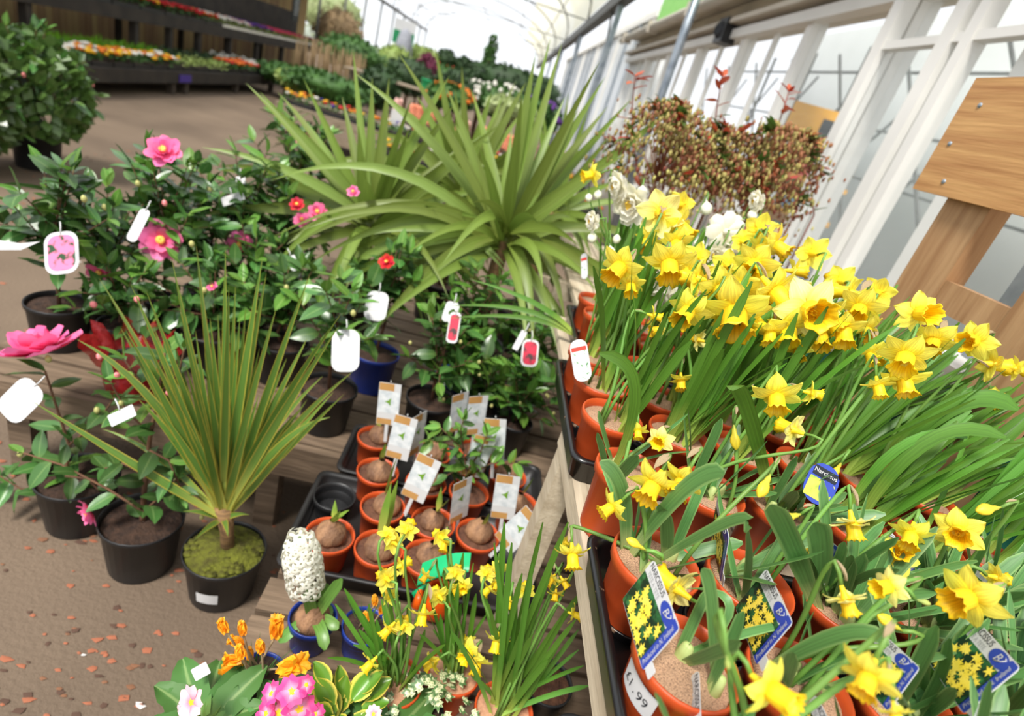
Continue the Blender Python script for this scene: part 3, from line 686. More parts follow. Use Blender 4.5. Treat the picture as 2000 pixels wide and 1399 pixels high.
# picture cards on the bulbs
GOLD = mat('gold_print', (190, 146, 88), (174, 128, 70), rough=.5, scale=12)
CARDP = mat('white_flower_photo', (226, 228, 228), (176, 186, 190), rough=.4, scale=36, detail=3)
GRNP = mat('green_print', (120, 160, 50), (90, 140, 40), rough=.4)
CW, CH_ = .066, .140
cardm = dict(card=plate(CW, CH_, .0008, .002, PAPER, 'card', -CW/2, 0), top=plate(CW*.68, CH_*.17, .0002, .0005, GOLD, 'g', -CW/2+.001, CH_*.82), bot=plate(CW*.68, CH_*.14, .0002, .0005, GOLD, 'g', -CW/2+.001, .001),
    photo=plate(CW*.97, CH_*.52, .0002, .0005, CARDP, 'ph', -CW*.485, CH_*.29), centre=MB().add([(0, 0, .0006)] + [((.013 if j % 2 else .005)*math.cos(j*1.047), (.016 if j % 2 else .005)*math.sin(j*1.047), .0006) for j in range(6)], [(0, 1+j, 1+(j+1) % 6) for j in range(6)]).mesh('c', GRNP, False),
    stake=plate(.01, .06, .0006, .001, PAPER, 'st', -.005, -.06), hook=MB().tube([(0, CH_, 0), (.001, CH_+.006, 0), (.0, CH_+.009, 0)], .0015, 5).mesh('hook', PAPER))
def picture_card(px, py, d, label, yaw=0, roll=0, tilt=.1):
    o = at(px, py, d=d); c0 = M3 @ V(((px-1000)/FPX, -(py-699.5)/FPX, 1)); n = -V((c0.x, c0.y, 0)).normalized()
    n = Matrix.Rotation(yaw, 3, 'Z') @ n; n = (n + V((0, 0, tilt))).normalized()
    up = V((0, 0, 1)) - n * n.z; up.normalize(); up = Matrix.Rotation(roll, 3, n) @ up; u = up.cross(n)
    t = thing('picture_card', label, 'plant label', o - up * CH_ * .5, 'white flower picture cards on the bulbs'); t.rotation_euler = Matrix((u, up, n)).transposed().to_euler()
    obj('card', cardm['card'], t); obj('gold_panel', cardm['top'], t, (0, 0, .0003)); obj('gold_panel', cardm['bot'], t, (0, 0, .0003))
    ph = obj('photo_print', cardm['photo'], t, (0, 0, .0003)); obj('printed_flower', cardm['centre'], ph, (0, CH_*.56, .0))
    obj('stake', cardm['stake'], t); obj('hanging_hook', cardm['hook'], t)
for (px, py, d, yw, rl, lab) in [(759,790,1.72,-.1,.12,'picture card of a white flower standing highest at the back left'),(784,856,1.62,-.1,.0,'picture card of a white flower below the highest one'),(822,935,1.50,-.15,-.12,'picture card of a white flower, nearest and lowest of the leaning cards'),
     (816,848,1.70,1.0,.05,'picture card seen nearly edge on between two others'),(965,860,1.68,.1,.22,'picture card of a white flower in front of the camellia leaves'),(934,892,1.66,.3,-.1,'picture card half hidden under another on the right'),(930,812,1.80,.5,.1,'picture card peeping out of the camellia behind the bulbs'),
     (987,972,1.56,.15,.15,'large picture card of a white flower beside the timber leg'),(1012,1036,1.46,-.3,-.35,'picture card tipped sideways at the right end of the front tray'),(900,978,1.55,.9,.1,'picture card turned away in the middle of the bulb trays'),(896,806,1.82,.8,.1,'small picture card glimpsed behind the green shoots')]:
    picture_card(px, py, d, lab, yw, rl)

# ------------------------------------------------------------------ broad-leaved shrubs (camellias)
CAM = [uvleaf('camellia_leaf', (86, 116, 54), (68, 106, 50), rough=.3, transl=.15, rand=.4, spec=.55, midrib=(118, 146, 84)), uvleaf('young_camellia_leaf', (120, 150, 60), (96, 138, 54), rough=.34, transl=.25, rand=.25, midrib=(150, 176, 96))]
def bl_mesh(m, w=.24, fold=.18, bend=.18):
    def fn(u, v):
        s = (u - .5) * 2; wv = w * math.sin(math.pi * min(1, v * .97 + .02) ** .85) ** .8
        return (v, s * wv, fold * abs(s) * wv * 1.2 - bend * v * v + .02 * math.sin(9 * v) * abs(s))
    return MB().grid(5, 6, fn).mesh('leaf', m)
CLEAF = [bl_mesh(CAM[0]), bl_mesh(CAM[0], .27, .1, .3), bl_mesh(CAM[0], .22, .3, .05)]; CLEAFY = [bl_mesh(CAM[1]), bl_mesh(CAM[1], .22, .3, .05)]
PINK = uvleaf('pink_camellia_petal', (232, 70, 128), (248, 124, 178), rough=.5, transl=.3, rand=.08, basepos=.8)
RED = uvleaf('red_camellia_petal', (196, 30, 50), (222, 52, 70), rough=.5, transl=.3, rand=.08, basepos=.8)
def round_petal(m, w=.42, cup=.25):
    def fn(u, v):
        s = (u-.5)*2; wv = w * math.sin(math.pi*min(1, .12 + v*.8))**.55
        return (.08 + .92*v - .06*s*s*v, s*wv, cup*v*v - .12*s*s*wv + .05*math.sin(6*u + 3*v))
    return MB().grid(5, 5, fn).mesh('petal', m)
RP = {'pink': [round_petal(PINK), round_petal(PINK, .38, .05)], 'red': [round_petal(RED), round_petal(RED, .38, .1)]}
STAM = MB().lathe([(.05, 0), (.16, .1), (.2, .32), (.12, .38), (.02, .34)], 10, ruff=lambda i, t, r, z: (r*(1+.12*math.sin(5*t)), z)).mesh('stamens', mat('golden_stamens', (240, 170, 50), (252, 214, 110), rough=.7, scale=20))
CBUD = {k: MB().lathe([(.05, -.3), (.3, -.1), (.42, .2), (.34, .55), (.1, .8)], 9, cap1=True).mesh('bud', m) for k, m in (('pink', mat('pink_bud', (232, 96, 116), (246, 170, 160), rough=.5, scale=3)), ('green', mat('green_camellia_bud', (190, 184, 120), (160, 160, 90), rough=.5, scale=8)))}
def camellia_flower(t, p, px, face, col='pink', double=False, n=7):
    o = t.location; R = px * depth(p) / FPX / 2; fd = cdir(face)
    f = obj('flower', STAM, t, mtx=zframe(fd, CU + rv(.4), p - o, R))
    k = 0
    for lay in range(5 if double else 2):
        nl = max(3, n - lay) if double else max(3, n - 2 * lay)
        for i in range(nl):
            a = i * 6.283 / nl + lay * .5 + rr(-.15, .15); s = 1 - (.17 if double else .25) * lay
            obj('petal', R_.choice(RP[col]), f, mtx=Matrix.Rotation(a, 4, 'Z') @ Matrix.Rotation(-.1 - (.3 if double else .45) * lay + rr(-.18, .18), 4, 'Y') @ Matrix.Scale(s, 4)); k += 1
    return f
def leaf_at(t, p, d, up, s, young=.15):
    ms = CLEAFY if rr(0, 1) < young else CLEAF
    obj('leaf', R_.choice(ms), t, mtx=frame(d, up, p - t.location, (s, s * rr(.85, 1.15), s)))
def branch(t, pts, r0, r1, lsize, dens, young=.15, tipleaf=True, barkm=BARK):
    """pts world polyline -> stem mesh with leaves along it"""
    o = t.location; sm = []
    for i in range(len(pts) - 1):
        for k in range(4): sm.append(pts[i].lerp(pts[i+1], k / 4))
    sm.append(pts[-1]); n = len(sm)
    obj('stem', MB().tube(local(sm, o), [r0 + (r1 - r0) * i / (n-1) for i in range(n)], 6).mesh('stem', barkm), t)
    L = sum((pts[i+1] - pts[i]).length for i in range(len(pts)-1)); cnt = max(2, int(L * dens)); g = 0
    for k in range(cnt):
        f = (k + .6) / cnt * (n - 1); i = min(n - 2, int(f)); p = sm[i].lerp(sm[i+1], f - i); d = (sm[i+1] - sm[i]).normalized()
        g += 2.4; s = d.orthogonal(); s.rotate(__import__('mathutils').Quaternion(d, g + rr(-.5, .5)))
        ld = (s * rr(.6, 1) + d * rr(.1, .7) + V((0, 0, rr(-.25, .35)))).normalized()
        leaf_at(t, p, ld, V((0, 0, 1)) + rv(.5), lsize * rr(.7, 1.2), young)
    if tipleaf:
        for _ in range(2): leaf_at(t, sm[-1], ((sm[-1] - sm[-3]).normalized() + rv(.7)).normalized(), V((0, 0, 1)) + rv(.4), lsize * rr(.6, .9), min(1, young * 3))
def shrub(t, base, crown, rad, nb, lsize, dens=38, young=.15, trunk=.007):
    """trunk from base to crown centre with nb branches filling an ellipsoid rad"""
    mid = base.lerp(crown, .45) + rv(.02); o = t.location
    obj('stem', MB().tube(local([base, mid, crown], o), [trunk, trunk*.8, trunk*.5], 6).mesh('stem', BARK), t)
    for i in range(nb):
        a = i * 2.4 + rr(-.3, .3); el = rr(-.5, 1.4)
        e = crown + V((rad.x*math.cos(a)*math.cos(el), rad.y*math.sin(a)*math.cos(el), rad.z*math.sin(el))) * rr(.8, 1.05)
        s0 = base.lerp(crown, rr(.35, .95)); m = s0.lerp(e, .5) + V((0, 0, rr(-.02, .03)))
        branch(t, [s0, m, e], trunk*.4, .0015, lsize, dens, young)

SMLP = ('sml', .07, .056, .14); BIGP = ('big', .112, .088, .185); MIDP = ('mid', .095, .075, .16)
def bigpot(name, label, loc, spec=BIGP, pm=BLACKP, sm=COMPOST, group=None):
    return potted(name, label, 'potted plant', loc, spec[1], spec[2], spec[3], pm, sm, spec[0] + pm.name, group, fill=.88, dome=.01)
# --- three pots on the floor
t = bigpot('potted_camellia', 'pink camellia in black pot on the floor, leftmost, with one large pink bloom', V((-.99, 1.42, 0))); Y = 1.42
ax = lambda L, y: [at(a, b, y=y) for a, b in L]
base = V((-.99, 1.42, .16))
branch(t, [base] + ax([(128,930),(135,870),(112,800),(88,725)], Y), .007, .003, .085, 34, .05)
branch(t, ax([(135,870),(190,825),(225,775)], Y), .004, .002, .075, 38, .1)
branch(t, ax([(130,900),(60,915),(5,945)], Y) , .004, .002, .085, 38, .05)
branch(t, [base] + ax([(90,960),(40,955),(0,930)], Y - .05), .004, .002, .08, 36, .05)
branch(t, ax([(128,930),(170,935),(195,960)], Y-.04), .004, .002, .08, 40, .05)
camellia_flower(t, at(80, 685, y=Y), 148, (-.15, .9, .42), 'pink', True, 8)
for (px, py, c) in [(40,890,'green'),(195,700,'pink'),(190,805,'green'),(95,705,'green')]:
    obj('flower_bud', CBUD[c], t, mtx=zframe(cdir((.1,.8,.3)), CR, at(px, py, y=Y-.03) - t.location, .02))
t = bigpot('potted_camellia', 'camellia with slender trunk in middle black pot on the floor', V((-.735, 1.31, 0))); Y = 1.31
base = V((-.735, 1.31, .165))
branch(t, [base] + ax([(282,960),(292,860),(312,760),(322,690)], Y), .009, .003, .085, 20, .08)
branch(t, ax([(280,1000),(210,955),(120,908),(45,885)], Y - .03), .004, .002, .08, 30, .12)
branch(t, ax([(279,1000),(320,965),(350,930)], Y - .03), .0035, .002, .085, 50, .08)
branch(t, ax([(286,930),(240,905),(205,915)], Y - .05), .0035, .002, .085, 44, .08)
branch(t, ax([(292,880),(330,900),(355,960)], Y - .05), .0035, .002, .075, 44, .08)
branch(t, ax([(295,850),(245,800),(215,745)], Y), .0035, .002, .08, 40, .1)
branch(t, ax([(305,800),(270,740),(240,700)], Y), .0035, .002, .08, 40, .2)
branch(t, ax([(310,770),(350,730),(360,680)], Y), .0035, .002, .075, 40, .1)
camellia_flower(t, at(177, 1000, y=Y - .05), 62, (-.5, -.3, .6), 'pink', True, 6)
for (px, py, c) in [(362,885,'pink'),(345,940,'green'),(395,1012,'green'),(238,790,'green'),(230,735,'pink'),(330,770,'pink')]:
    obj('flower_bud', CBUD[c], t, mtx=zframe(cdir((.1,.5,.5)), CR, at(px, py, y=Y-.02) - t.location, .017))

# --- cordylines
VAR = uvleaf('yellow_edged_cordyline_leaf', (186, 188, 90), (98, 132, 54), edge=(188, 172, 66), rough=.42, transl=.2, rand=.18, basepos=.3, stripes=6)
COR = uvleaf('broad_cordyline_leaf', (112, 126, 50), (118, 138, 58), rough=.42, transl=.25, rand=.2, basepos=.3, stripes=6)
def sword(t, p0, p2, k, wd, m, sag=0):
    L = (p2 - p0).length; c = p0.lerp(p2, .5) + V((0, 0, k * L))
    path = quad(p0, c, p2, 10)
    d = (p2 - p0); side = d.cross(EYE - p0.lerp(p2, .5)); side = (side.normalized() + rv(.28)).normalized()
    obj('leaf', strap_mesh(local(path, t.location), wd, m, fold=.28, side=side, twist=rr(-.5, .5), base=.5, taper=1.0), t)
t = potted('potted_cordyline', 'yellow edged cordyline on short trunk in mossy black pot on the floor', 'potted plant', V((-.475, 1.27, 0)), .115, .088, .175, BLACKP, MOSS, 'cordpot', fill=.93, dome=.03)
Y = 1.27; cw = at(437, 1000, y=Y)
tb = V((-.468, 1.27, .17)); trk = [tb, tb.lerp(cw, .5) + V((.004, 0, 0)), cw + V((0, 0, .02))]
obj('trunk', MB().tube(local(trk, t.location), [.021, .019, .026], 10).mesh('trunk', mat('ringed_trunk', (150, 116, 74), (104, 78, 54), rough=.8, scale=6, stretch=(2, 2, 26), bump=.4)), t)
for k in range(70):
    mo = V((rr(-.1, .1), rr(-.1, .1), 0))
    if mo.length < .1 and mo.length > .03: obj('moss_tuft', PM.setdefault('tuft', MB().blob((0,0,0), .014, 7, 4, .4, 0, .5).mesh('tuft', MOSS)), t, mo + V((0, 0, .168 + .02*(1 - mo.length/.1))))
b = MB(); b.grid(7, 2, lambda u, v: ((.0935 + .02*(.06+.04*v)/.175 + .007) * math.cos(4.45 + u*.55), (.0935 + .02*(.06+.04*v)/.175 + .007) * math.sin(4.45 + u*.55), .062 + .042*v))
obj('paper_sticker', b.mesh('sticker', PAPER), t)
tips = [(150,663,.25),(193,543,.06),(255,555,.05),(285,568,.04),(335,505,.02),(383,480,.0),(440,482,.0),(447,558,0),(460,555,0),(512,505,.02),(520,534,.02),(605,537,.06),(668,610,.08),(660,640,.06),(690,725,.12),(645,815,.3),(200,838,.2),(235,640,.06),(300,640,0),(350,600,0),(410,620,0),(480,600,0),(540,600,.04),(560,700,.06),(600,660,.05),(270,780,.16),(310,880,.22),(585,800,.16),(630,735,.16)]
for (px, py, k) in tips:
    sword(t, cw + V((rr(-.012, .012), rr(-.012, .012), rr(-.02, .02))), at(px, py, y=Y + rr(-.14, .12)), k + rr(-.02, .03), rr(.017, .025), VAR)
for i in range(38):
    a = R_.gauss(0, .33); L = rr(.38, .62); az = rr(-1, 1)
    e = cw + V((math.sin(a)*L, az*.22*L, math.cos(a)*L)); sword(t, cw + V((rr(-.012, .012), rr(-.012, .012), rr(-.02, .02))), e, rr(-.02, .04), rr(.016, .024), VAR)
for i in range(6):
    e = cw + V((rr(-.12, .12), rr(-.12, .05), rr(-.02, .06))); sword(t, cw - V((0, 0, .03)), e, .2, .016, VAR)
def cordyline(label, px, py, y, tips, wd, nx, L0, pw=.12, dead=1):
    c = at(px, py, y=y)
    t = bigpot('potted_cordyline', label, V((c.x, c.y, LZ)), ('cpot', .13, .10, .22), group='broad leaved cordylines on the back staging')
    tr = [V((c.x, c.y, LZ + .19)), c]; obj('trunk', MB().tube(local(tr, t.location), [.03, .028], 10).mesh('trunk', MATS['ringed_trunk']), t)
    for (tx, ty, k, dy) in tips:
        sword(t, c + V((rr(-.02, .02), rr(-.02, .02), rr(-.04, .03))), at(tx, ty, y=y + dy), k, wd * 1.0 * rr(.85, 1.15), COR)
    for i in range(nx):
        a = rr(0, 6.283); el = rr(-.25, 1.25); L = L0 * rr(.75, 1.1)
        e = c + V((math.cos(a)*math.cos(el), math.sin(a)*math.cos(el)*.7, math.sin(el))) * L
        sword(t, c + V((0, 0, rr(-.04, .03))), e - V((0, 0, max(0, .9 - el) * .12)), .3 * max(0, 1 - el), wd * .95 * rr(.8, 1.1), COR)
    for i in range(nx + 8):
        a = rr(0, 6.283); el = rr(-1.0, .15); L = L0 * rr(.8, 1.1)
        e = c + V((math.cos(a)*math.cos(el)*1.15, math.sin(a)*math.cos(el)*.8, math.sin(el)*.8)) * L
        if e.z < LZ + .25: e.z = LZ + .25 + rr(0, .1)
        sword(t, c + V((0, 0, rr(-.06, .0))), e, rr(.2, .38), wd * .9 * rr(.8, 1.1), COR)
    return t
cordyline('broad leaved spiky cordyline on the left, arching toward the tarmac', 722, 440, 2.35, [(480,162,.04,.1),(508,180,.04,.2),(542,180,.1,.4),(668,189,.02,.2),(727,152,0,.1),(760,152,0,.1),(862,165,.02,.1),(888,203,.02,0),(980,241,.03,0),(395,288,.16,-.1),(368,425,.16,-.2),(420,330,.14,0),(700,245,0,-.1),(600,240,.08,.1),(800,250,.02,-.2),(560,478,.3,-.3),(535,520,.32,-.4),(830,300,.02,.2),(640,330,.1,.2)], .043, 20, .66)
cordyline('largest broad leaved cordyline, in the middle, with tall central blades', 985, 470, 2.2, [(871,168,.06,.1),(1046,105,0,0),(1075,75,0,.05),(1130,213,.02,0),(1182,150,.03,0),(1187,208,.02,.1),(1000,250,0,.2),(690,465,.22,-.1),(865,515,.5,-.45),(563,637,.34,-.25),(600,585,.34,-.1),(716,666,.34,-.35),(735,640,.34,-.3),(650,610,.33,-.2),(1150,440,.2,-.1),(1130,480,.25,-.3),(1105,640,.5,-.3),(690,560,.3,.0),(640,520,.28,0),(1080,330,.05,0),(930,300,.02,0),(1170,330,.1,.1),(780,600,.35,-.3),(1060,560,.4,-.4),(740,520,.28,.1)], .044, 24, .78)
cordyline('upright cordyline standing furthest back between the other two', 905, 375, 2.85, [(902,130,0,0),(815,188,.02,0),(862,172,0,0),(1028,160,.03,0),(960,180,.02,0),(1000,225,.04,0),(780,260,.06,0),(1040,280,.08,0)], .046, 24, .6)
cordyline('cordyline at the right end of the staging beside the daffodil bench', 1080, 415, 2.75, [(1110,180,0,0),(1150,210,0,0),(1060,210,0,0),(1165,300,.05,0),(1010,300,.08,0)], .04, 16, .5)

# --- camellias on the back staging
CG = 'camellias on the back staging'
CL = [(105,425,1.78,(.17,.12,.15),'camellia at the far left with an oval pink picture tag'),(205,455,1.95,(.16,.12,.15),'camellia second from the left, small buds on brown twigs'),(325,395,2.03,(.16,.13,.16),'camellia topped by a single round pink bloom'),
      (235,590,1.78,(.15,.1,.12),'camellia just above the red cellophane wrap'),(400,480,2.2,(.17,.13,.16),'camellia with magenta blooms left of the cordylines'),(480,370,2.3,(.17,.15,.15),'camellia with white tags near the left cordyline'),
      (560,450,2.35,(.16,.15,.18),'camellia tucked under the left cordyline leaves'),(420,600,1.85,(.17,.12,.15),'camellia behind the yellow edged cordyline blades'),(560,600,1.9,(.14,.12,.15),'camellia in black pot between the cordylines'),
      (660,630,1.63,(.11,.1,.13),'camellia in black pot with one large blank white tag'),(760,560,2.0,(.12,.12,.14),'camellia with a red bloom and half hidden white tag'),(590,300,2.9,(.22,.2,.15),'furthest camellia with pink and white blooms'),(500,520,2.06,(.14,.12,.14),'camellia in the shade at the centre of the staging')]
CT = {}
for i, (px, py, y, rad, lab) in enumerate(CL):
    c = at(px, py, y=y); pm = BLUEP if i == 10 else BLACKP
    t = bigpot('potted_camellia', lab, V((c.x, c.y + (.04 if i == 9 else 0), LZ)), MIDP if i in (0, 7, 8, 9, 10) else SMLP, pm, group=CG)
    shrub(t, t.location + V((0, 0, .14)), c, V(rad) * 1.12, 9 if i == 9 else 15, .088, 42, .2)
    CT[i] = t
for (i, px, py, sz, fc, col, db) in [(2,320,297,70,(.3,.3,.9),'pink',True),(2,316,470,85,(.3,-.1,.8),'pink',False),(4,470,478,55,(.2,0,.9),'pink',False),(1,197,532,52,(0,-.3,.9),'pink',False),(10,755,513,34,(0,.3,.8),'red',True),
      (11,592,268,36,(0,.3,.8),'pink',False),(11,575,345,30,(0,.3,.8),'pink',False),(6,620,415,40,(.2,.2,.8),'pink',False),(6,590,430,34,(.2,.2,.8),'pink',False),(5,580,400,30,(.2,.2,.8),'red',False),(11,640,440,30,(.2,0,.8),'red',False),(5,455,255+130,22,(0,.2,.8),'pink',False),(7,415,560,22,(0,.2,.8),'pink',False),(4,690,375,26,(0,.2,.8),'pink',False)]:
    camellia_flower(CT[i], at(px, py, y=CT[i].location.y - .1), sz, fc, col, db)
for (i, px, py, c) in [(0,165,392,'green'),(1,205,408,'green'),(1,176,425,'green'),(2,270,362,'green'),(4,355,505,'pink'),(3,185,598,'pink'),(3,268,588,'pink'),(7,400,570,'green'),(7,375,480,'green'),(8,560,565,'green'),(9,690,615,'green'),(4,345,400,'pink'),(3,182,598,'pink'),(2,322,400,'pink'),(5,410,375,'green')]:
    obj('flower_bud', CBUD[c], CT[i], mtx=zframe(cdir((.1,.7,.4)), CR, at(px, py, y=CT[i].location.y - .13) - CT[i].location, .02))
# --- glossy camellias at the right of the staging
GL = [(868,690,1.76,(.13,.1,.13),'glossy camellia with pale buds behind the picture cards'),(930,610,1.98,(.15,.12,.16),'glossy camellia under the middle cordyline with a narrow pink tag'),(1040,680,2.0,(.13,.1,.14),'glossy camellia next to the daffodil bench with a round pink tag'),(945,770,1.82,(.14,.09,.13),'low glossy camellia at the centre of the staging, dense dark leaves'),(1020,780,1.78,(.11,.08,.12),'glossy camellia right beside the bench leg')]
GT = []
for i, (px, py, y, rad, lab) in enumerate(GL):
    c = at(px, py, y=y); t = bigpot('potted_camellia', lab, V((c.x, c.y, LZ)), SMLP if i > 1 else MIDP, BLUEP if i in (1,) else BLACKP, group='glossy camellias at the right')
    shrub(t, t.location + V((0, 0, .14)), c, V(rad) * 1.15, 15, .078, 44, .4); GT.append(t)
    for k in range(4):
        a = rr(0, 6); obj('flower_bud', CBUD['green'], t, mtx=zframe(cdir((.1,.7,.4)), CR, c - t.location + V((rad[0]*math.cos(a), -rad[1], rad[2]*math.sin(a)*.8)), .014))
p = at(915, 965, z=.5); p.z = LZ + .0105
t = potted('potted_camellia', 'young camellia seedling in terracotta pot among the bulb cards', 'potted plant', p, .062, .047, .1, TERRA, COMPOST2, 'bulbpot', fill=.84)
for L in ([(915,950),(905,880),(860,835)], [(912,920),(940,880),(950,850)], [(915,940),(890,920),(870,930)], [(912,900),(885,870),(840,860)], [(905,880),(900,840),(905,820)], [(915,930),(960,905),(1010,905)]):
    branch(t, ax(L, p.y - .0), .003, .0012, .062, 60, .8)
# --- red cellophane wrapped pot
CEL = mat('red_cellophane', (150, 12, 22), (206, 36, 44), rough=.1, spec=.9, transl=.3, scale=14, bump=1.0, bscale=26, alpha=.62)
c = at(262, 715, y=1.60); t = thing('wrapped_pot', 'pot wrapped in crinkled shiny red cellophane among the camellias', 'wrapped pot', V((c.x, c.y, LZ)))
def crink(i, a, r, z):
    e = i / 6; return r * (1 + e*.16*math.sin(7*a + i) + e*.1*math.sin(17*a)), z + e*.03*math.sin(9*a)
obj('wrapper', MB().lathe([(.07, .002), (.08, .05), (.085, .09), (.072, .12), (.09, .14), (.105, .17), (.118, .19)], 44, ruff=crink).mesh('wrapper', CEL), t)
obj('pot', pot_mesh('wrappot', .075, .06, .13, BLACKP), t); obj('compost', soil_mesh('wraps', .068, COMPOST), t, (0, 0, .115))

# --- hang tags
def strip_tag(px, py, d, w, h, label, rot=0, m=PAPER, pic=None, face=(0, .1, 1), corner=.33, name='plant_tag', tie=True):
    n = cdir(face); u = CR - n * CR.dot(n); u.normalize(); u = Matrix.Rotation(rot, 3, n) @ u; v = n.cross(u)
    t = thing(name, label, 'plant tag', at(px, py, d=d), 'hanging plant tags'); t.rotation_euler = Matrix((u, v, n)).transposed().to_euler()
    obj('card', plate(w, h, .0008, min(w, h)*corner, m, 'card', -w/2, -h/2), t)
    if pic: obj('photo_print', plate(w*.8, h*.84, .0003, min(w, h)*corner*.8, pic, 'pic', -w*.4, -h*.42), t, (0, 0, .0005))
    if not pic and w > .07:
        for k in range(5): obj('printed_line', plate(w*(.6 - .08*(k % 2)), h*.012, .0001, .0002, INKG, 'line', -w*.3, h*(.2 - .09*k)), t, (0, 0, .0004))
    if tie: obj('tie', MB().tube([(0, h*.44, .001), (.003, h*.5 + .012, .003), (0, h*.5 + .03, .0)], .0018, 5).mesh('tie', PAPER), t)
    return t
PINKPH = mat('pink_flower_photo', (236, 120, 160), (40, 70, 40), rough=.4, scale=34, sharp=(.5, .6), detail=2)
REDPH = mat('red_flower_photo', (190, 30, 60), (60, 40, 40), rough=.4, scale=34, sharp=(.5, .62), detail=2)
strip_tag(675, 685, 1.62, .080, .122, 'large blank white tag with rounded ends hanging in the middle', 0)
strip_tag(735, 598, 1.9, .075, .10, 'blank white tag half behind an arching cordyline leaf', -.15)
strip_tag(40, 782, 1.45, .085, .11, 'blank white tag tilted at the left edge beside the pink bloom', -.75)
strip_tag(238, 812, 1.38, .066, .03, 'small white tag cut off by a camellia leaf', .45, corner=.1)
strip_tag(120, 494, 1.62, .098, .125, 'oval tag with pink flower picture at the far left', .12, pic=PINKPH)
strip_tag(886, 640, 1.8, .036, .10, 'narrow oval tag with deep pink flower picture', -.15, pic=REDPH)
strip_tag(880, 610, 1.86, .045, .07, 'white tag behind the narrow pink picture tag', -.3, corner=.3)
strip_tag(1035, 690, 1.85, .055, .09, 'oval tag with dark pink picture beside the daffodil bench', -.1, pic=REDPH)
strip_tag(1015, 665, 1.85, .02, .07, 'thin white tag strip above the oval dark pink tag', -.5, corner=.2)
strip_tag(470, 352, 2.1, .035, .03, 'small square white tag among the left camellias', .1, corner=.1)
strip_tag(455, 388, 2.1, .085, .035, 'crumpled white tag under the small square one', .35, corner=.15)
strip_tag(270, 440, 1.75, .035, .11, 'curled white tag hanging above the pink camellia bloom', -.4, corner=.4)
strip_tag(575, 520, 2.0, .03, .08, 'pale narrow tag in the shade of the left cordyline', .4, corner=.2)
strip_tag(622, 408, 2.3, .045, .05, 'white tag below the left cordyline crown', .2, corner=.2)
o = thing('plant_tag', 'long white tag strap reaching in from the left edge', 'plant tag', at(38, 478, d=1.62), 'hanging plant tags')
obj('strap', strap_mesh(local([at(-40,470,d=1.62), at(0,479,d=1.62), at(40,482,d=1.62), at(78,472,d=1.62)], o.location), .028, PAPER, fold=.02, side=CU, base=1), o)

# ------------------------------------------------------------------ small pots on the near end of the low staging
def small(name, label, px, py, zr, r, h, pm, sm, key, group=None, fill=.85):
    p = at(px, py, z=LZ + h); p.z = LZ + .001
    return potted(name, label, 'potted plant', p, r, r*.76, h, pm, sm, key, group, fill)
HYL = uvleaf('hyacinth_leaf', (150, 176, 90), (104, 148, 66), rough=.36, transl=.2, basepos=.4, rand=.12, stripes=4)
WHF = mat('waxy_white_floret', (248, 247, 238), (236, 234, 214), rough=.5, transl=.25, scale=6)
t = small('potted_hyacinth', 'white hyacinth leaning out of a blue plastic pot', 612, 1205, 0, .052, .085, BLUEP, COMPOST, 'hypot')
o = t.location; yh = o.y; hb = o + V((0, 0, .075)); ht = at(585, 1050, y=yh); hm = at(600, 1160, y=yh)
obj('bulb', bulbm, t, (0, 0, .06)); obj('flower_stem', MB().tube(local([hb, hm, ht], o), [.007, .006, .004], 8).mesh('stem', STEM), t)
flm = MB()
for k in range(6):
    a = k * 1.047; d = V((math.cos(a), math.sin(a), .25)); s = V((-math.sin(a), math.cos(a), 0))
    flm.grid(3, 4, lambda u, v: d * (.12 + .8*v) * 1.0 + s * ((u-.5)*.42*math.sin(math.pi*(.2+.75*v))) + V((0, 0, .25 - .5*v*v)))
flm.lathe([(.1, -.6), (.2, -.3), (.22, 0), (.12, .22)], 8)
FLO = flm.mesh('floret', WHF)
axis = (ht - hm).normalized(); h0 = hm.lerp(ht, .08); h1 = ht
obj('flower_core', MB().tube(local([h0, h0.lerp(h1, .5), h1], o), [.016, .019, .012], 10).mesh('core', WHF), t)
for k in range(84):
    f = (k + .5) / 84; a = k * 2.399; c = h0.lerp(h1, f); s = axis.orthogonal(); s.rotate(__import__('mathutils').Quaternion(axis, a)); rad = .024 * (1 - .35 * max(0, f - .7) / .3)
    d = (s + axis * (f - .45) * .7).normalized(); obj('floret', FLO, t, mtx=zframe((d + rv(.25)).normalized(), axis + rv(1.5), c + s * rad - o, rr(.0145, .018)))
for (tx, ty, dy, k) in [(668,1130,-.02,.02),(545,1255,-.05,.35),(635,1270,-.07,.5),(650,1190,.03,.15),(660,1230,-.03,.4),(600,1150,-.03,.0),(640,1140,.03,.0)]:
    p2 = at(tx, ty, y=yh + dy); sword_path = quad(hb, hb.lerp(p2, .5) + V((0, 0, k * (p2-hb).length)), p2, 9)
    obj('leaf', strap_mesh(local(sword_path, o), .024, HYL, fold=.35, side=(p2-hb).cross(EYE-hb), base=.7, blunt=True), t)
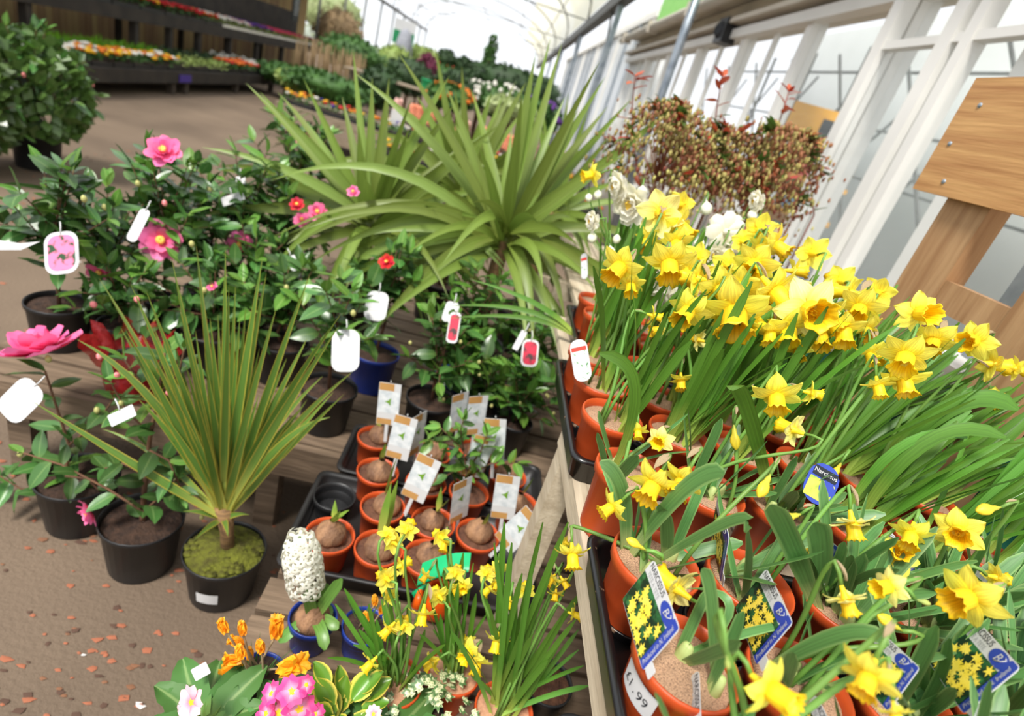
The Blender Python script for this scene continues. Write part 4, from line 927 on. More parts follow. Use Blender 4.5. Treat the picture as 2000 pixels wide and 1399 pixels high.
# crocuses
CRO = mat('orange_crocus_petal', (248, 166, 20), (255, 196, 60), rough=.45, transl=.35, scale=8, rand=.12)
CRP = MB().grid(5, 6, lambda u, v: (v*1.0, (u-.5)*.62*math.sin(math.pi*min(1, .1+.86*v))**.7, .32*math.sin(v*2.6) - .35*(2*u-1)**2*.3)).mesh('petal', CRO)
GRASS = uvleaf('grassy_leaf', (120, 140, 70), (70, 110, 50), rough=.5, transl=.2)
def crocus(label, px, py, fl, r=.05):
    t = small('potted_crocus', label, px, py, 0, r, .08, BLUEP, COMPOST, 'crpot%g' % r, 'orange crocuses in blue pots', fill=.9); o = t.location; b0 = o + V((0, 0, .07))
    for (fx, fy, s, dr, op) in fl:
        p = at(fx, fy, y=o.y + rr(-.04, .03)); L = s * depth(p) / FPX; d = cdir(dr); st = p - d * L * .5
        bb = b0 + V((rr(-.015, .015), rr(-.015, .015), 0))
        obj('flower_stem', MB().tube(local(quad(bb, bb.lerp(st, .5) + V((0, 0, .01)), st, 5), o), .0022, 5).mesh('stem', SPATHE), t)
        f = obj('flower', MB().lathe([(.03, -.1), (.08, .1), (.05, .5)], 6, cap1=True).mesh('crocus_cup', CRO), t, mtx=zframe(d, CU + rv(.3), st - o, L))
        for k in range(6):
            obj('petal', CRP, f, mtx=Matrix.Rotation(k*1.047 + rr(-.1, .1), 4, 'Z') @ Matrix.Rotation(-(1.45 - op) + rr(-.1, .1), 4, 'Y') @ Matrix.Translation((-.02, 0, -.12)))
    for k in range(14):
        az = rr(0, 6.28); daff_leaf(t, V((rr(-.02, .02), rr(-.02, .02), .07)), rr(.05, .09), .003, rr(.2, .8), az, .4, GRASS, False)
crocus('drooping orange crocuses in a blue pot at the front of the staging', 506, 1318, [(435,1222,30,(-.3,.9,.2),.05),(473,1226,28,(-.1,1,.1),.05),(460,1253,32,(-.8,.5,.3),.1),(508,1262,30,(0,.9,.4),.05),(541,1222,46,(.15,.95,.2),.1),(468,1272,30,(-.1,.9,.3),.1),(450,1290,34,(-.8,.2,.4),.25),(450,1312,40,(-.7,-.6,.4),.35),(575,1300,58,(.9,.4,.2),.25),(487,1275,26,(0,.9,.2),.1)])
crocus('blue pot of small orange crocuses beside the daffodil clump', 712, 1222, [(732,1172,22,(0,.9,.3),.05),(715,1204,20,(-.2,.9,.3),.05),(708,1248,22,(0,.7,.5),.1),(745,1190,18,(.2,.9,.2),.05)], .05)
# low daffodils
def low_daff(label, px, py, pot, leaves, flowers, r=.058, pm=TERRA, sm=None):
    t = small('potted_daffodil', label, px, py, 0, r, .1, pm, sm or mat('pink_sand', (196, 150, 118), (176, 130, 100), rough=.95, scale=200, bump=.3), 'lowd%g%s' % (r, pm.name), 'small daffodils on the low staging', fill=.88); o = t.location; b0 = o + V((0, 0, .088))
    for (tx, ty, dy, k, wd) in leaves:
        bb = b0 + V((rr(-.025, .025), rr(-.02, .02), 0)); p2 = at(tx, ty, y=o.y + dy)
        obj('leaf', strap_mesh(local(quad(bb, bb.lerp(p2, .5) + V((0, 0, k * (p2-bb).length)), p2, 9), o), wd, LFT, fold=.25, side=(p2-bb).cross(EYE-bb) + rv(.2), base=.6, blunt=True, twist=rr(-.4, .4)), t)
    for (fx, fy, s, fc, dy) in flowers:
        add_flower(t, at(fx, fy, y=o.y + dy), s, fc, 'y', b0 + V((rr(-.02, .02), rr(-.02, .02), 0)))
    return t
lv = lambda L: [(x, y, rr(-.06, .06), k, rr(.008, .012)) for (x, y, k) in L]
low_daff('small yellow daffodils with starry heads in pinkish terracotta pot', 771, 1330, 0, lv([(655,1180,.05),(672,1150,.03),(640,1285,.3),(700,1190,.02),(720,1180,.0),(745,1170,0),(760,1160,0),(790,1200,0),(700,1230,.05),(830,1230,.05),(850,1270,.1),(870,1260,.15),(690,1260,.2),(765,1190,0),(780,1180,0),(735,1210,0),(810,1300,.3)]),
    [(795,1035,50,'b',0),(770,1060,48,'bl',.02),(755,1130,56,'bl',-.02),(783,1105,46,'br',.02),(762,1165,40,'bl',0),(760,1228,52,'dl',-.03),(788,1222,48,'b',-.02),(826,1200,60,'d',-.04),(725,1295,50,'dl',-.05),(756,1045,40,'b',.02)])
low_daff('clump of small daffodils behind, in a sandy topped terracotta pot', 888, 1308, 0, lv([(840,1170,0),(870,1120,0),(880,1090,0),(895,1140,0),(915,1150,0),(930,1160,0),(860,1200,.03),(820,1240,.1),(800,1120,.05),(905,1080,0),(950,1200,.05),(845,1230,.05),(900,1180,0),(925,1100,0)]),
    [(860,1048,44,'bl',.04),(868,1060,40,'d',.04),(832,1125,38,'dl',.02),(890,1120,44,'b',0),(888,1150,46,'dr',0),(858,1165,50,'bl',-.02),(905,1145,40,'f',0),(845,1295,50,'ld',-.04),(918,1275,60,'fl',-.02),(932,1295,64,'d',-.02),(912,1260,44,'bl',0)])
low_daff('big grassy clump of daffodils leaning right, beside the bench rail', 985, 1385, 0, lv([(1130,1270,.05),(1140,1300,.1),(1100,1240,.03),(1060,1140,0),(1040,1100,0),(1080,1100,0),(1020,1120,0),(1000,1060,0),(985,1020,0),(965,1060,0),(940,1140,0),(1150,1340,.15),(1070,1290,.1),(1110,1190,.02),(1125,1210,.03),(905,1260,.1),(1040,1240,.02),(1085,1220,.03),(955,1180,0),(1010,1180,0),(1130,1230,.03),(880,1230,.1),(920,1320,.2),(1140,1150,.05),(1060,1020,0),(1110,1020,0)]),
    [(950,1120,42,'b',.05),(975,1110,40,'f',.05),(955,1150,44,'dl',.05),(970,1140,36,'d',.05),(1027,1155,44,'b',.03),(995,1175,34,'d',.03),(1078,1130,38,'dl',.05),(1100,1135,38,'dr',.05),(1085,1160,36,'d',.04),(970,1252,54,'d',0),(1120,1200,40,'r',.0),(1105,1060,36,'bl',.1)], r=.062)
for i, (px, py, lab) in enumerate(((1070,1330,'dark pot under the bench rail, behind the grassy leaves'),(1125,1450,'dark pot under the bench rail at the bottom edge'))):
    p = at(px, py, z=.5); p.z = LZ + .001; t = thing('plant_pot', lab, 'pot', p, 'pots in shadow under the bench'); obj('pot', pot_mesh('shadowpot', .058, .045, .1, BLACKP), t); obj('compost', soil_mesh('shadows', .053, COMPOST2), t, (0, 0, .088))
# orange and green plastic thing
ORG = mat('orange_plastic', (236, 96, 20), (228, 84, 16), rough=.35); GRN = mat('green_plastic', (24, 176, 110), (18, 162, 100), rough=.35)
p = at(850, 1185, z=LZ + .03); p.z = LZ + .0105
t = thing('watering_can', 'small orange and green plastic watering can behind the daffodils', 'watering can', p); o = t.location
obj('body', MB().lathe([(.03, 0), (.038, .01), (.042, .04), (.036, .075), (.03, .085), (.026, .084), (.03, .06)], 20, cap0=True).mesh('body', ORG), t)
gp = [at(x, y, y=o.y - .01) for x, y in ((825,1100),(850,1085),(890,1078),(920,1080))]
obj('green_hood', MB().grid(7, 6, lambda u, v: (gp[0].lerp(gp[3], u) + V((0, -.05*math.sin(v*3.14), .012*math.sin(u*3.14) - .045*v*(1 - .5*u))) - o)).mesh('hood', GRN), t)
obj('spout', MB().tube(local([o + V((-.03, 0, .03)), at(822,1160,y=o.y-.02), at(812,1185,y=o.y-.03)], o), [.012, .011, .013], 8).mesh('spout', ORG), t)
obj('green_handle', MB().tube(local([o + V((-.04, 0, .02)), o + V((-.06, 0, .05)), o + V((-.035, 0, .085))], o), .006, 7).mesh('handle', GRN), t)
# ivy, euonymus, primroses
IVY = mat('variegated_ivy_leaf', (86, 120, 70), (226, 226, 180), rough=.45, transl=.15, scale=2.2, coords='Generated', sharp=(.45, .58), rand=.1)
iv = MB(); ang = [(0,.62),(.35,.4),(.75,.75),(1.15,.48),(1.5708,1.05),(1.99,.48),(2.39,.75),(2.79,.4),(3.14,.62),(4.2,.42),(4.71,.2),(5.2,.42)]
iv.add([(0, 0, .06)] + [(r*math.sin(a)*.55 + .0, r*math.cos(a)*.0 + r*math.cos(a)*.55, -.05*r*r) for a, r in ang], [(0, 1+(j+1) % 12, 1+j) for j in range(12)])
IVM = iv.mesh('leaf', IVY)
p = at(845, 1375, z=.5); p.z = LZ + .001
t = potted('potted_ivy', 'small cream and green variegated ivy at the bottom edge', 'potted plant', p, .03, .025, .075, BLACKP, COMPOST, 'ivypot')
for k in range(42):
    a = rr(0, 6.28); r = rr(0, .085); leaf_p = V((r*math.cos(a), r*math.sin(a), .1 + .045*(1 - r/.085) + rr(-.015, .015)))
    obj('leaf', IVM, t, mtx=frame(V((math.cos(a), math.sin(a), rr(-.5, .1))), V((0, -.3, 1)) + rv(.5), leaf_p, rr(.028, .042)))
EUO = uvleaf('yellow_edged_euonymus_leaf', (110, 150, 50), (96, 140, 44), edge=(236, 214, 90), rough=.32, transl=.15, rand=.12)
EUM = MB().grid(7, 6, lambda u, v: (v, (u-.5)*.7*math.sin(math.pi*min(1, v*.94+.04))**.6, .12*abs(2*u-1) - .2*v*v)).mesh('leaf', EUO)
p = at(660, 1420, z=.5); p.z = LZ + .001
t = potted('potted_euonymus', 'yellow edged evergreen shrublet at the bottom edge', 'potted plant', p, .04, .033, .08, BLACKP, COMPOST, 'eupot')
for k in range(40):
    a = rr(0, 6.28); r = rr(.01, .05); obj('leaf', EUM, t, mtx=frame(V((math.cos(a), math.sin(a), rr(.2, 1.6))), V((0, 0, 1)) + rv(.4), V((r*math.cos(a), r*math.sin(a), rr(.09, .16))), rr(.045, .06)))
PRL = uvleaf('primrose_leaf', (120, 150, 70), (76, 122, 56), rough=.55, transl=.2, midrib=(150, 176, 110), rand=.15)
PLM = MB().grid(7, 9, lambda u, v: (v, (u-.5)*.55*math.sin(math.pi*min(1, .12+v*.86))**.6, .10*abs(2*u-1) + .05*math.sin(v*22)*abs(2*u-1) - .35*v*v)).mesh('leaf', PRL)
PPK = uvleaf('bright_pink_primrose_petal', (250, 190, 214), (236, 76, 150), rough=.5, transl=.3, basepos=.6, rand=.08); PPP = uvleaf('pale_pink_primrose_petal', (246, 130, 160), (252, 204, 216), rough=.5, transl=.3, basepos=.5, rand=.05)
def heart(m): return MB().grid(5, 5, lambda u, v: (.1 + .9*v - .12*(1 - abs(2*u-1))*v*v, (u-.5)*1.0*math.sin(math.pi*min(.8, .1+v*.62)), .06*math.sin(5*u) + .08*v)).mesh('petal', m)
HP = {'k': heart(PPK), 'p': heart(PPP)}
EYEY = MB().lathe([(.0, .06), (.12, .08), (.26, .03)], 10).mesh('eye', mat('primrose_eye', (250, 190, 40), rough=.6))
def primrose(label, px, py, fl, nl, tall=0):
    p = at(px, py, z=.49); p.z = LZ + .001
    t = potted('potted_primrose', label, 'potted plant', p, .042, .034, .08, BLACKP, COMPOST, 'prpot', 'primroses at the front of the staging'); o = t.location
    for k in range(nl):
        a = k*2.4; obj('leaf', PLM, t, mtx=frame(V((math.cos(a), math.sin(a), rr(.2, .9))), V((0, 0, 1)) + rv(.3), V((.015*math.cos(a), .015*math.sin(a), .075)), rr(.08, .115)))
    for (fx, fy, s, c, fc) in fl:
        q = at(fx, fy, y=o.y - .03); R = s*depth(q)/FPX/2; d = cdir(fc)
        f = obj('flower', EYEY, t, mtx=zframe(d, CU + rv(.3), q - o, R))
        for k in range(5): obj('petal', HP[c], f, mtx=Matrix.Rotation(k*1.2566, 4, 'Z') @ Matrix.Rotation(rr(-.15, .1), 4, 'Y'))
        obj('flower_stem', MB().tube(local(quad(o + V((0, 0, .08)), o.lerp(q, .6) + V((0, 0, .03)), q - d*.003, 5), o), .0016, 5).mesh('stem', STEM), t)
    return t
primrose('bright pink primrose with yellow eyed flowers at the bottom edge', 560, 1425, [(570,1350,58,'k',(.1,.4,.8)),(585,1385,66,'k',(.2,.1,.9)),(545,1392,60,'k',(-.2,.2,.9)),(530,1355,46,'k',(-.4,.5,.6)),(598,1338,36,'k',(.6,.5,.5)),(520,1395,50,'k',(-.4,.2,.8)),(615,1395,40,'k',(.5,.2,.7))], 9)
primrose('pale pink primrose with large crinkled leaves at the bottom left', 400, 1410, [(375,1372,66,'p',(-.35,.2,.8)),(362,1398,50,'p',(-.4,-.1,.8))], 14)
primrose('pale primrose half hidden below the small daffodils at the bottom edge', 756, 1444, [(730,1395,34,'p',(-.1,.3,.8))], 10)
strip_tag(392, 1312, 1.0, .03, .022, 'small white tag standing behind the pale primrose', .5, corner=.1, tie=False)

# ------------------------------------------------------------------ wooden ladder frame behind the bench
LX = 1.15
lad = thing('ladder_frame', 'pine ladder shaped frame with a broad top board at the right', 'wooden frame', (LX, 1.3, 0)); lo = V((LX, 1.3, 0))
part_box('top_board', lad, lo, LX - .026, LX - .002, .70, 1.597, 1.667, 1.95, PINE)
for y0, y1 in ((1.345, 1.49), (.99, 1.14)):
    ob = obj('post', MB().box(-.0, .055, y0-lo.y, y1-lo.y, .0, 1.90).mesh('post', PINE2, False), lad)
part_box('rung', lad, lo, LX + .004, LX + .04, 1.142, 1.343, 1.415, 1.487, PINE2)
part_box('rung', lad, lo, LX + .004, LX + .04, 1.142, 1.343, .75, .82, PINE2)
screwm = MB().lathe([(0.001, .002), (.006, .002), (.0065, 0)], 8).mesh('screw', STEEL)
for (y, z) in ((1.53, 1.885), (1.555, 1.79), (1.50, 1.70)):
    obj('screw', screwm, lad, mtx=zframe(V((-1, 0, 0)), V((0, 0, 1)), V((-.0265, y - lo.y, z)), 1))
# teal box on a slatted stand behind the bench
so = V((1.42, 1.5, 0)); st = thing('slatted_stand', 'timber stand with teal panels and pine boards behind the daffodil bench', 'stand', so)
TEAL = mat('teal_board', (10, 92, 76), (14, 104, 86), rough=.6, scale=3)
for z0, z1 in ((.3, .52), (.56, .78), (.82, .98), (1.01, 1.12), (1.155, 1.245)): part_box('teal_panel', st, so, 1.30, 1.32, .55, 2.0, z0, z1, TEAL)
for z in (.53, .79, .985, 1.125): part_box('rail', st, so, 1.27, 1.298, .55, 2.0, z, z + .022, WOODP)
part_box('white_shelf_edge', st, so, 1.285, 1.60, .55, 2.0, 1.25, 1.29, WHITE)
for i, z in enumerate((1.31, 1.52, 1.73)): part_box('pine_board', st, so, 1.50, 1.52, .45, 1.30, z, z + .20, PINE)
for y in (.58, 1.25, 1.93): part_box('post', st, so, 1.325, 1.365, y, y + .04, 0, 1.249, WOODP)
for y in (.5, 1.42): part_box('steel_post', st, so, 1.445, 1.495, y, y + .06, 0 if y < 1 else 1.291, 1.95, STEEL)

# ------------------------------------------------------------------ shrubs at the far end of the bench (pieris bells and photinia shoots)
PIE = [mat('pieris_bell_cream', (206, 196, 120), (158, 140, 76), rough=.6, transl=.2, scale=3, rand=.2), mat('pieris_bell_red', (150, 82, 60), (172, 124, 84), rough=.6, transl=.2, scale=3, rand=.2)]
PHR = uvleaf('photinia_red_leaf', (150, 60, 46), (178, 78, 56), rough=.35, transl=.25, rand=.25); PHG = uvleaf('photinia_green_leaf', (96, 96, 50), (84, 110, 48), rough=.35, transl=.2, rand=.25)
PHRM = bl_mesh(PHR, .2, .25, .15); PHGM = bl_mesh(PHG, .24, .2, .15)
PS = 'bell flowered shrubs at the end of the bench'
for i, (px, py, y, rad, lab) in enumerate([(1300,305,2.25,(.2,.14,.17),'bushy shrub hung with cream and russet bell flowers, left one'),(1410,335,2.35,(.19,.14,.15),'russet bell flowered shrub in the middle, darker stems'),(1500,340,2.3,(.17,.13,.17),'reddish bell flowered shrub nearest the white window post')]):
    c = at(px, py, y=y); t = bigpot('potted_pieris', lab, V((c.x, c.y, BZ)), ('piepot', .075, .06, .13), group=PS); o = t.location
    obj('stem', MB().tube([(0, 0, .12), (0, 0, c.z - BZ)], [.008, .005], 6).mesh('stem', BARK), t)
    for k in range(34):
        a = rr(0, 6.28); el = rr(-.5, 1.5); e = c + V((rad[0]*math.cos(a)*math.cos(el), rad[1]*math.sin(a)*math.cos(el), rad[2]*math.sin(el)))
        obj('twig', MB().tube(local([c - V((0, 0, .1)), c.lerp(e, .6) + V((0, 0, .03)), e], o), [.003, .002, .0012], 4).mesh('twig', PIE[1]), t)
        bm = MB()
        for j in range(44):
            q = e + V((R_.gauss(0, .04), R_.gauss(0, .04), -abs(R_.gauss(0, .07)) + .02)); r = rr(.0035, .0065)
            bm.blob(q - o, r, 5, 3, .3, 0 if rr(0, 1) < (.62, .5, .4)[i] else 1, 1.9)
        obj('bell_cluster', bm.mesh('bells', PIE), t)['kind'] = 'stuff'
        for j in range(5): obj('leaf', PHGM if rr(0, 1) < .7 else PHRM, t, mtx=frame(V((math.cos(a), math.sin(a), rr(-.2, .8))) + rv(.5), V((0, 0, 1)), e - o, rr(.04, .07)))
for i, (L, y, lab) in enumerate([([(1262,420),(1240,300),(1234,215),(1240,150)],2.42,'photinia with an upright red tipped shoot in front of the white column'),([(1400,420),(1390,300),(1400,210),(1410,150)],2.56,'photinia shoot with orange red tip in front of the window'),([(1560,400),(1500,300),(1530,215),(1540,180)],2.5,'photinia with dark red leaves beside the yellow display'),([(1590,420),(1580,330),(1590,280)],2.3,'low red leaved photinia behind the daffodil heads')]):
    pts = ax(L, y); t = bigpot('potted_photinia', lab, V((pts[0].x, y, BZ)), ('phpot', .058, .047, .11), group='red shooted photinias'); o = t.location
    obj('stem', MB().tube(local([V((pts[0].x, y, BZ + .1))] + pts, o), [.005] + [.003]*len(pts[1:]) + [.002], 5).mesh('stem', mat('red_stem', (150, 60, 60), (120, 70, 50), rough=.5)), t)
    for k, p in enumerate(pts):
        for j in range(5):
            f = rr(0, 1); q = p.lerp(pts[min(k+1, len(pts)-1)], f); a = rr(0, 6.28)
            obj('leaf', PHRM if (k >= len(pts)-2 or rr(0, 1) < .5) else PHGM, t, mtx=frame(V((math.cos(a), math.sin(a), rr(-.1, 1.2))), V((0, 0, 1)) + rv(.4), q - o, rr(.05, .085) if k < len(pts)-1 else rr(.035, .06)))

# ------------------------------------------------------------------ building on the right
WX = 2.0
wall = MB(); wall.box(WX, WX+.12, 1.0, 11.8, 0, .85); wall.box(WX, WX+.12, 1.0, 11.8, 2.62, 2.95)
struct('wall_right', wall.mesh('wall', CREAM, False), 'cream building wall above and below the shop windows')
fas = struct('trim_1', MB().box(WX-.10, WX-.001, 1.0, 11.9, 2.60, 2.68).mesh('trim', WHITE, False), 'white window head rail along the building')
obj('upper_rail', MB().box(WX-.16, WX-.002, 1.0, 11.9, 2.72, 2.76).mesh('trim', CREAM, False), fas)
gut = thing('rain_gutter', 'cream half round gutter along the eaves of the building', 'gutter', (WX - .27, 6, 2.92))
obj('gutter_channel', MB().tube([(0, -5, 0), (0, 0, 0), (0, 5.9, 0)], .06, 10).mesh('gutter', CREAM), gut)
for k in range(6): obj('gutter_bracket', MB().box(-.075, .075, -.03, .03, -.075, .07).mesh('bracket', CREAM, False), gut, (0, -4.6 + 2*k, 0))
struct('ceiling_1', MB().box(WX-.2, WX+.35, 1.0, 11.9, 2.98, 3.02).mesh('roof', CREAM, False), 'eaves soffit of the building')
struct('wall_end', MB().box(WX, WX+.6, 11.7, 12.0, 0, 2.95).mesh('wall', mat('white_wall', (226, 226, 222), (212, 212, 208), rough=.6)), 'white end wall of the building')
GLASS = mat('window_glass', (210, 220, 220), rough=.05, spec=.6, alpha=.09)
ys = [2.55, 3.52, 4.7, 6.0, 7.4, 8.8, 10.2, 11.65]
for i in range(len(ys) - 1):
    y0, y1 = ys[i], ys[i+1]
    wn = thing('window_%d' % (i+1), None, None, (WX, y0, 0)); wn['kind'] = 'structure'; wn['label'] = 'tall shop window bay %d along the building' % (i+1)
    obj('window_post', MB().box(-.05, .06, -.05, .05, .4, 2.62).mesh('post', WHITE, False), wn)
    obj('window_sill', MB().box(-.06, .06, .05, y1-y0-.05, .80, .87).mesh('sill', WHITE, False), wn)
    obj('pane', MB().box(.0, .006, .05, y1-y0-.05, .87, 2.6).mesh('pane', GLASS, False), wn)
    if i > 1: obj('glazing_bar', MB().box(-.02, .02, (y1-y0)*.5-.02, (y1-y0)*.5+.02, .87, 2.6).mesh('bar', WHITE, False), wn)
# open door leaf nearest: two white stiles, a bar and a pane
dr = thing('door_1', None, None, (WX - .12, 3.4, 0)); dr['kind'] = 'structure'; dr['label'] = 'white framed glass door nearest the bench'
for y0, y1, m in ((.04, .13, WHITE), (-.62, -.555, WHITE), (-.49, -.40, WHITE), (-1.9, -1.8, WHITE)): obj('door_stile', MB().box(-.04, .04, y0, y1, .02, 2.9).mesh('stile', m, False), dr)
obj('door_rail', MB().box(-.03, .03, -1.8, .04, 2.33, 2.37).mesh('rail', WHITE, False), dr)
obj('pane', MB().box(-.004, .004, -.40, .04, .1, 2.33).mesh('pane', GLASS, False), dr); obj('pane', MB().box(-.004, .004, -1.8, -.49, .1, 2.33).mesh('pane', GLASS, False), dr)
# interior: pale back wall, truss lines, yellow display rack
struct('wall_interior', MB().box(5.6, 5.7, -2, 13, 0, 4.2).mesh('wall', mat('pale_interior', (214, 217, 214), (202, 206, 202), rough=.8, scale=1)), 'pale interior back wall seen through the glass')
struct('floor_interior', MB().box(WX+.13, 5.6, -1, 12, .0, .02).mesh('floor', mat('grey_floor', (150, 146, 140), rough=.7)), 'grey interior floor of the shop')
truss = thing('roof_truss', 'thin grey lattice trusses crossing behind the shop windows', 'truss', (4.6, 5, 0))
for k in range(9):
    y = -4 + k * 1.6
    b = MB(); b.beam((0, y, 1.2), (0, y + 2.2, 3.4), .03, .03); b.beam((.3, y + 2.2, 1.0), (.3, y, 3.2), .025, .025); b.beam((.1, y, 0), (.1, y, 3.5), .04, .04); obj('truss_bar', b.mesh('truss', STEELD, False), truss)
for z in (2.2, 2.9, 1.6): obj('purlin', MB().beam((.1, -6, z), (.1, 9, z + .4), .03, .03).mesh('purlin', STEELD, False), truss)
YEL = mat('yellow_display', (232, 172, 44), (222, 160, 36), rough=.5)
rk = thing('display_rack', 'yellow shop display rack with small boxes behind the glass', 'display rack', (2.87, 5.22, 0), rz=1.06)
obj('header', MB().box(-.02, .02, -.15, .5, 1.88, 2.2).mesh('header', YEL, False), rk); obj('header_mark', MB().box(-.03, -.021, .08, .22, 1.98, 2.12).mesh('mark', INK, False), rk)
obj('back_panel', MB().box(.12, .14, -.2, .5, .3, 1.86).mesh('panel', YEL, False), rk)
for z in (.7, 1.0, 1.3, 1.6): obj('shelf', MB().box(-.12, .12, -.22, .52, z, z + .04).mesh('shelf', YEL, False), rk)
PC = [mat('pack_%s' % n, c, rough=.5) for n, c in (('red', (206, 60, 50)), ('teal', (20, 120, 100)), ('blue', (120, 170, 200)), ('white', (226, 226, 224)), ('orange', (230, 120, 50)))]
for i in range(12):
    z = (.742, 1.042, 1.342, 1.642)[i // 3]; y = 5.0 - .1 + (i % 3) * .22 - .07
    t = thing('seed_pack', '%s boxed product on the %s shelf of the yellow rack, %s from the left' % (('red','teal','blue','white','orange')[i % 5], ('lowest','second','third','top')[i // 3], ('third','second','first')[i % 3]), 'box', (2.87 + math.cos(1.06)*(-.04) - math.sin(1.06)*(y - 4.9), 5.22 + math.sin(1.06)*(-.04) + math.cos(1.06)*(y - 4.9), z), 'boxed products on the yellow rack', rz=1.06)
    obj('box', MB().box(-.06, .06, -.075, .075, 0, .14).mesh('box', PC[i % 5], False), t); obj('lid', MB().box(-.062, .062, -.077, .077, .14, .17).mesh('lid', PC[(i + 2) % 5], False), t)
# lamp / speaker and green banner on the eaves, galvanised post
sp = thing('loudspeaker', 'small black loudspeaker fixed under the eaves', 'speaker', at(1418, 62, x=WX - .12)); obj('case', MB().box(-.06, .08, -.12, .12, -.11, .11).mesh('case', BLACKP, False), sp); obj('cone', MB().lathe([(.0, .01), (.06, .03), (.08, 0)], 14).mesh('cone', INK), sp, mtx=zframe(V((-1, -.3, 0)), V((0, 0, 1)), V((-.062, 0, 0)), 1))
tag(obj('banner', MB().box(WX - .1, WX - .06, 3.6, 10.2, 3.05, 3.7).mesh('banner', mat('green_banner', (150, 214, 120), (134, 204, 104), rough=.6), False)), 'pale green banner above the gutter', 'banner')
pb, pt = at(1262, 268, x=1.55), at(1358, 2, x=1.55)
gp_ = thing('steel_post', 'galvanised steel post standing in front of the building', 'post', V((pb.x, pb.y, 0)))
obj('tube', MB().tube([(0, 0, .01), (0, 0, 2), (pt.x-pb.x, pt.y-pb.y, pt.z + .8)], .045, 12).mesh('tube', STEEL), gp_); obj('base_plate', MB().box(-.1, .1, -.1, .1, 0, .012).mesh('plate', STEEL, False), gp_)

# ------------------------------------------------------------------ glasshouse row beyond and the tunnel roof
PALEG = mat('pale_cladding', (206, 212, 218), (226, 230, 234), rough=.4, scale=.8, stretch=(1, 8, .3))
gh = thing('glasshouse', 'row of pale glasshouse uprights and panes beyond the shop', 'glasshouse', (2.3, 12, 0))
for k in range(16):
    y = .4 + k * 1.25
    obj('upright', MB().box(-.05, .05, y - .05, y + .05, 0, 3.6).mesh('upright', STEEL if k % 3 else WHITE, False), gh)
    obj('pane', MB().box(.0, .01, y + .06, y + 1.19, 0, 3.5).mesh('pane', PALEG, False), gh)
obj('eaves_rail', MB().box(-.06, .06, .2, 20, 3.5, 3.62).mesh('rail', WHITE, False), gh)
for k in range(12): obj('roof_bar', MB().beam((.0, -8 + k * 1.2, 3.7), (1.6, -8 + k*1.2, 5.2), .07, .07).mesh('bar', WHITE, False), gh)
TXL, TXR, TZ = -5.9, 1.15, 3.2; cxm = (TXL + TXR) / 2; hw = (TXR - TXL) / 2
def arc(u, lift=0): # u 0..1 right to left
    a = math.pi * u; return V((cxm + hw * math.cos(a), 0, TZ + 1.55 * math.sin(a) ** .8 + lift))
tun = bpy.data.objects.new('ceiling_2', None); COL.objects.link(tun); tun['kind'] = 'structure'; tun['label'] = 'arched polytunnel roof with hoops, purlins and clear film'
for k in range(8):
    y = 3.0 + k * 5.2; obj('hoop', MB().tube([arc(i / 24) + V((0, y, 0)) for i in range(25)], .022, 6).mesh('hoop', STEELD), tun)
    obj('tie_bar', MB().tube([V((TXR, y, TZ + .02)), V((TXL, y, TZ + .02))], .012, 5).mesh('tie', STEELD), tun)
for u in (.14, .3, .5, .7, .86): obj('purlin', MB().tube([arc(u) + V((0, 2, 0)), arc(u) + V((0, 40, 0))], .014, 5).mesh('purlin', STEELD), tun)
obj('gutter_beam', MB().box(TXR - .02, TXR + .14, 2.5, 40, TZ - .13, TZ + .04).mesh('beam', STEELD, False), tun)
obj('gutter_beam', MB().box(TXL - .10, TXL + .04, 2.5, 40, TZ - .06, TZ + .04).mesh('beam', STEELD, False), tun)
FILM = mat('clear_tunnel_film', (236, 238, 236), rough=.3, transl=.6, alpha=.05)
CRM = mat('cream_roof_sheet', (232, 224, 186), (240, 236, 214), rough=.5, transl=.7, alpha=.75, scale=.5)
obj('film', MB().grid(14, 2, lambda u, v: arc(.26 + .74*u, .03) + V((0, 2 + 38*v, 0))).mesh('film', FILM), tun)
obj('cream_sheet', MB().grid(7, 2, lambda u, v: arc(.005 + .25*u, .03) + V((0, 2 + 38*v, 0))).mesh('sheet', CRM), tun)
for k in range(5):
    y = 9.5 + k * 5.2
    t = thing('tunnel_post', 'grey tunnel post under the right gutter beam, %s from the camera' % ORD[k], 'post', (TXR + .06, y, 0), 'posts under the right gutter beam')
    obj('post', MB().box(-.04, .04, -.04, .04, 0, TZ - .135).mesh('post', STEEL, False), t); b = MB(); b.beam((0, .04, TZ - .9), (0, .8, TZ - .14), .03, .03); obj('brace', b.mesh('brace', STEELD, False), t)
for k in range(9):
    y = 19 + k * 2.6
    t = thing('tunnel_post', 'thin tunnel post along the left gutter line, %s in the row' % (ORD + ['seventh', 'eighth', 'ninth'])[k], 'post', (TXL, y, 0), 'posts under the left gutter')
    obj('post', MB().tube([(0, 0, 0), (0, 0, TZ - .07)], .04, 8).mesh('post', STEELD), t); obj('hanging_bracket', MB().box(-.03, .03, -.03, .03, TZ - .5, TZ - .1).mesh('bracket', STEELD, False), t)
sg = thing('hanging_sign', 'white and green sign hanging below the left gutter line', 'sign', at(790, 62, y=19.5))
obj('board', MB().box(-.32, .32, -.02, .02, -.2, .3).mesh('board', PAPER, False), sg); obj('green_panel', MB().box(-.32, .32, -.025, -.021, -.36, .0).mesh('green', mat('green_sign', (30, 130, 80), rough=.5), False), sg)
obj('hanging_wire', MB().tube([(-.3, 0, .3), (-.3, 0, .9)], .01, 5).mesh('wire', STEELD), sg); obj('hanging_wire', MB().tube([(.3, 0, .3), (.3, 0, .9)], .01, 5).mesh('wire', STEELD), sg)

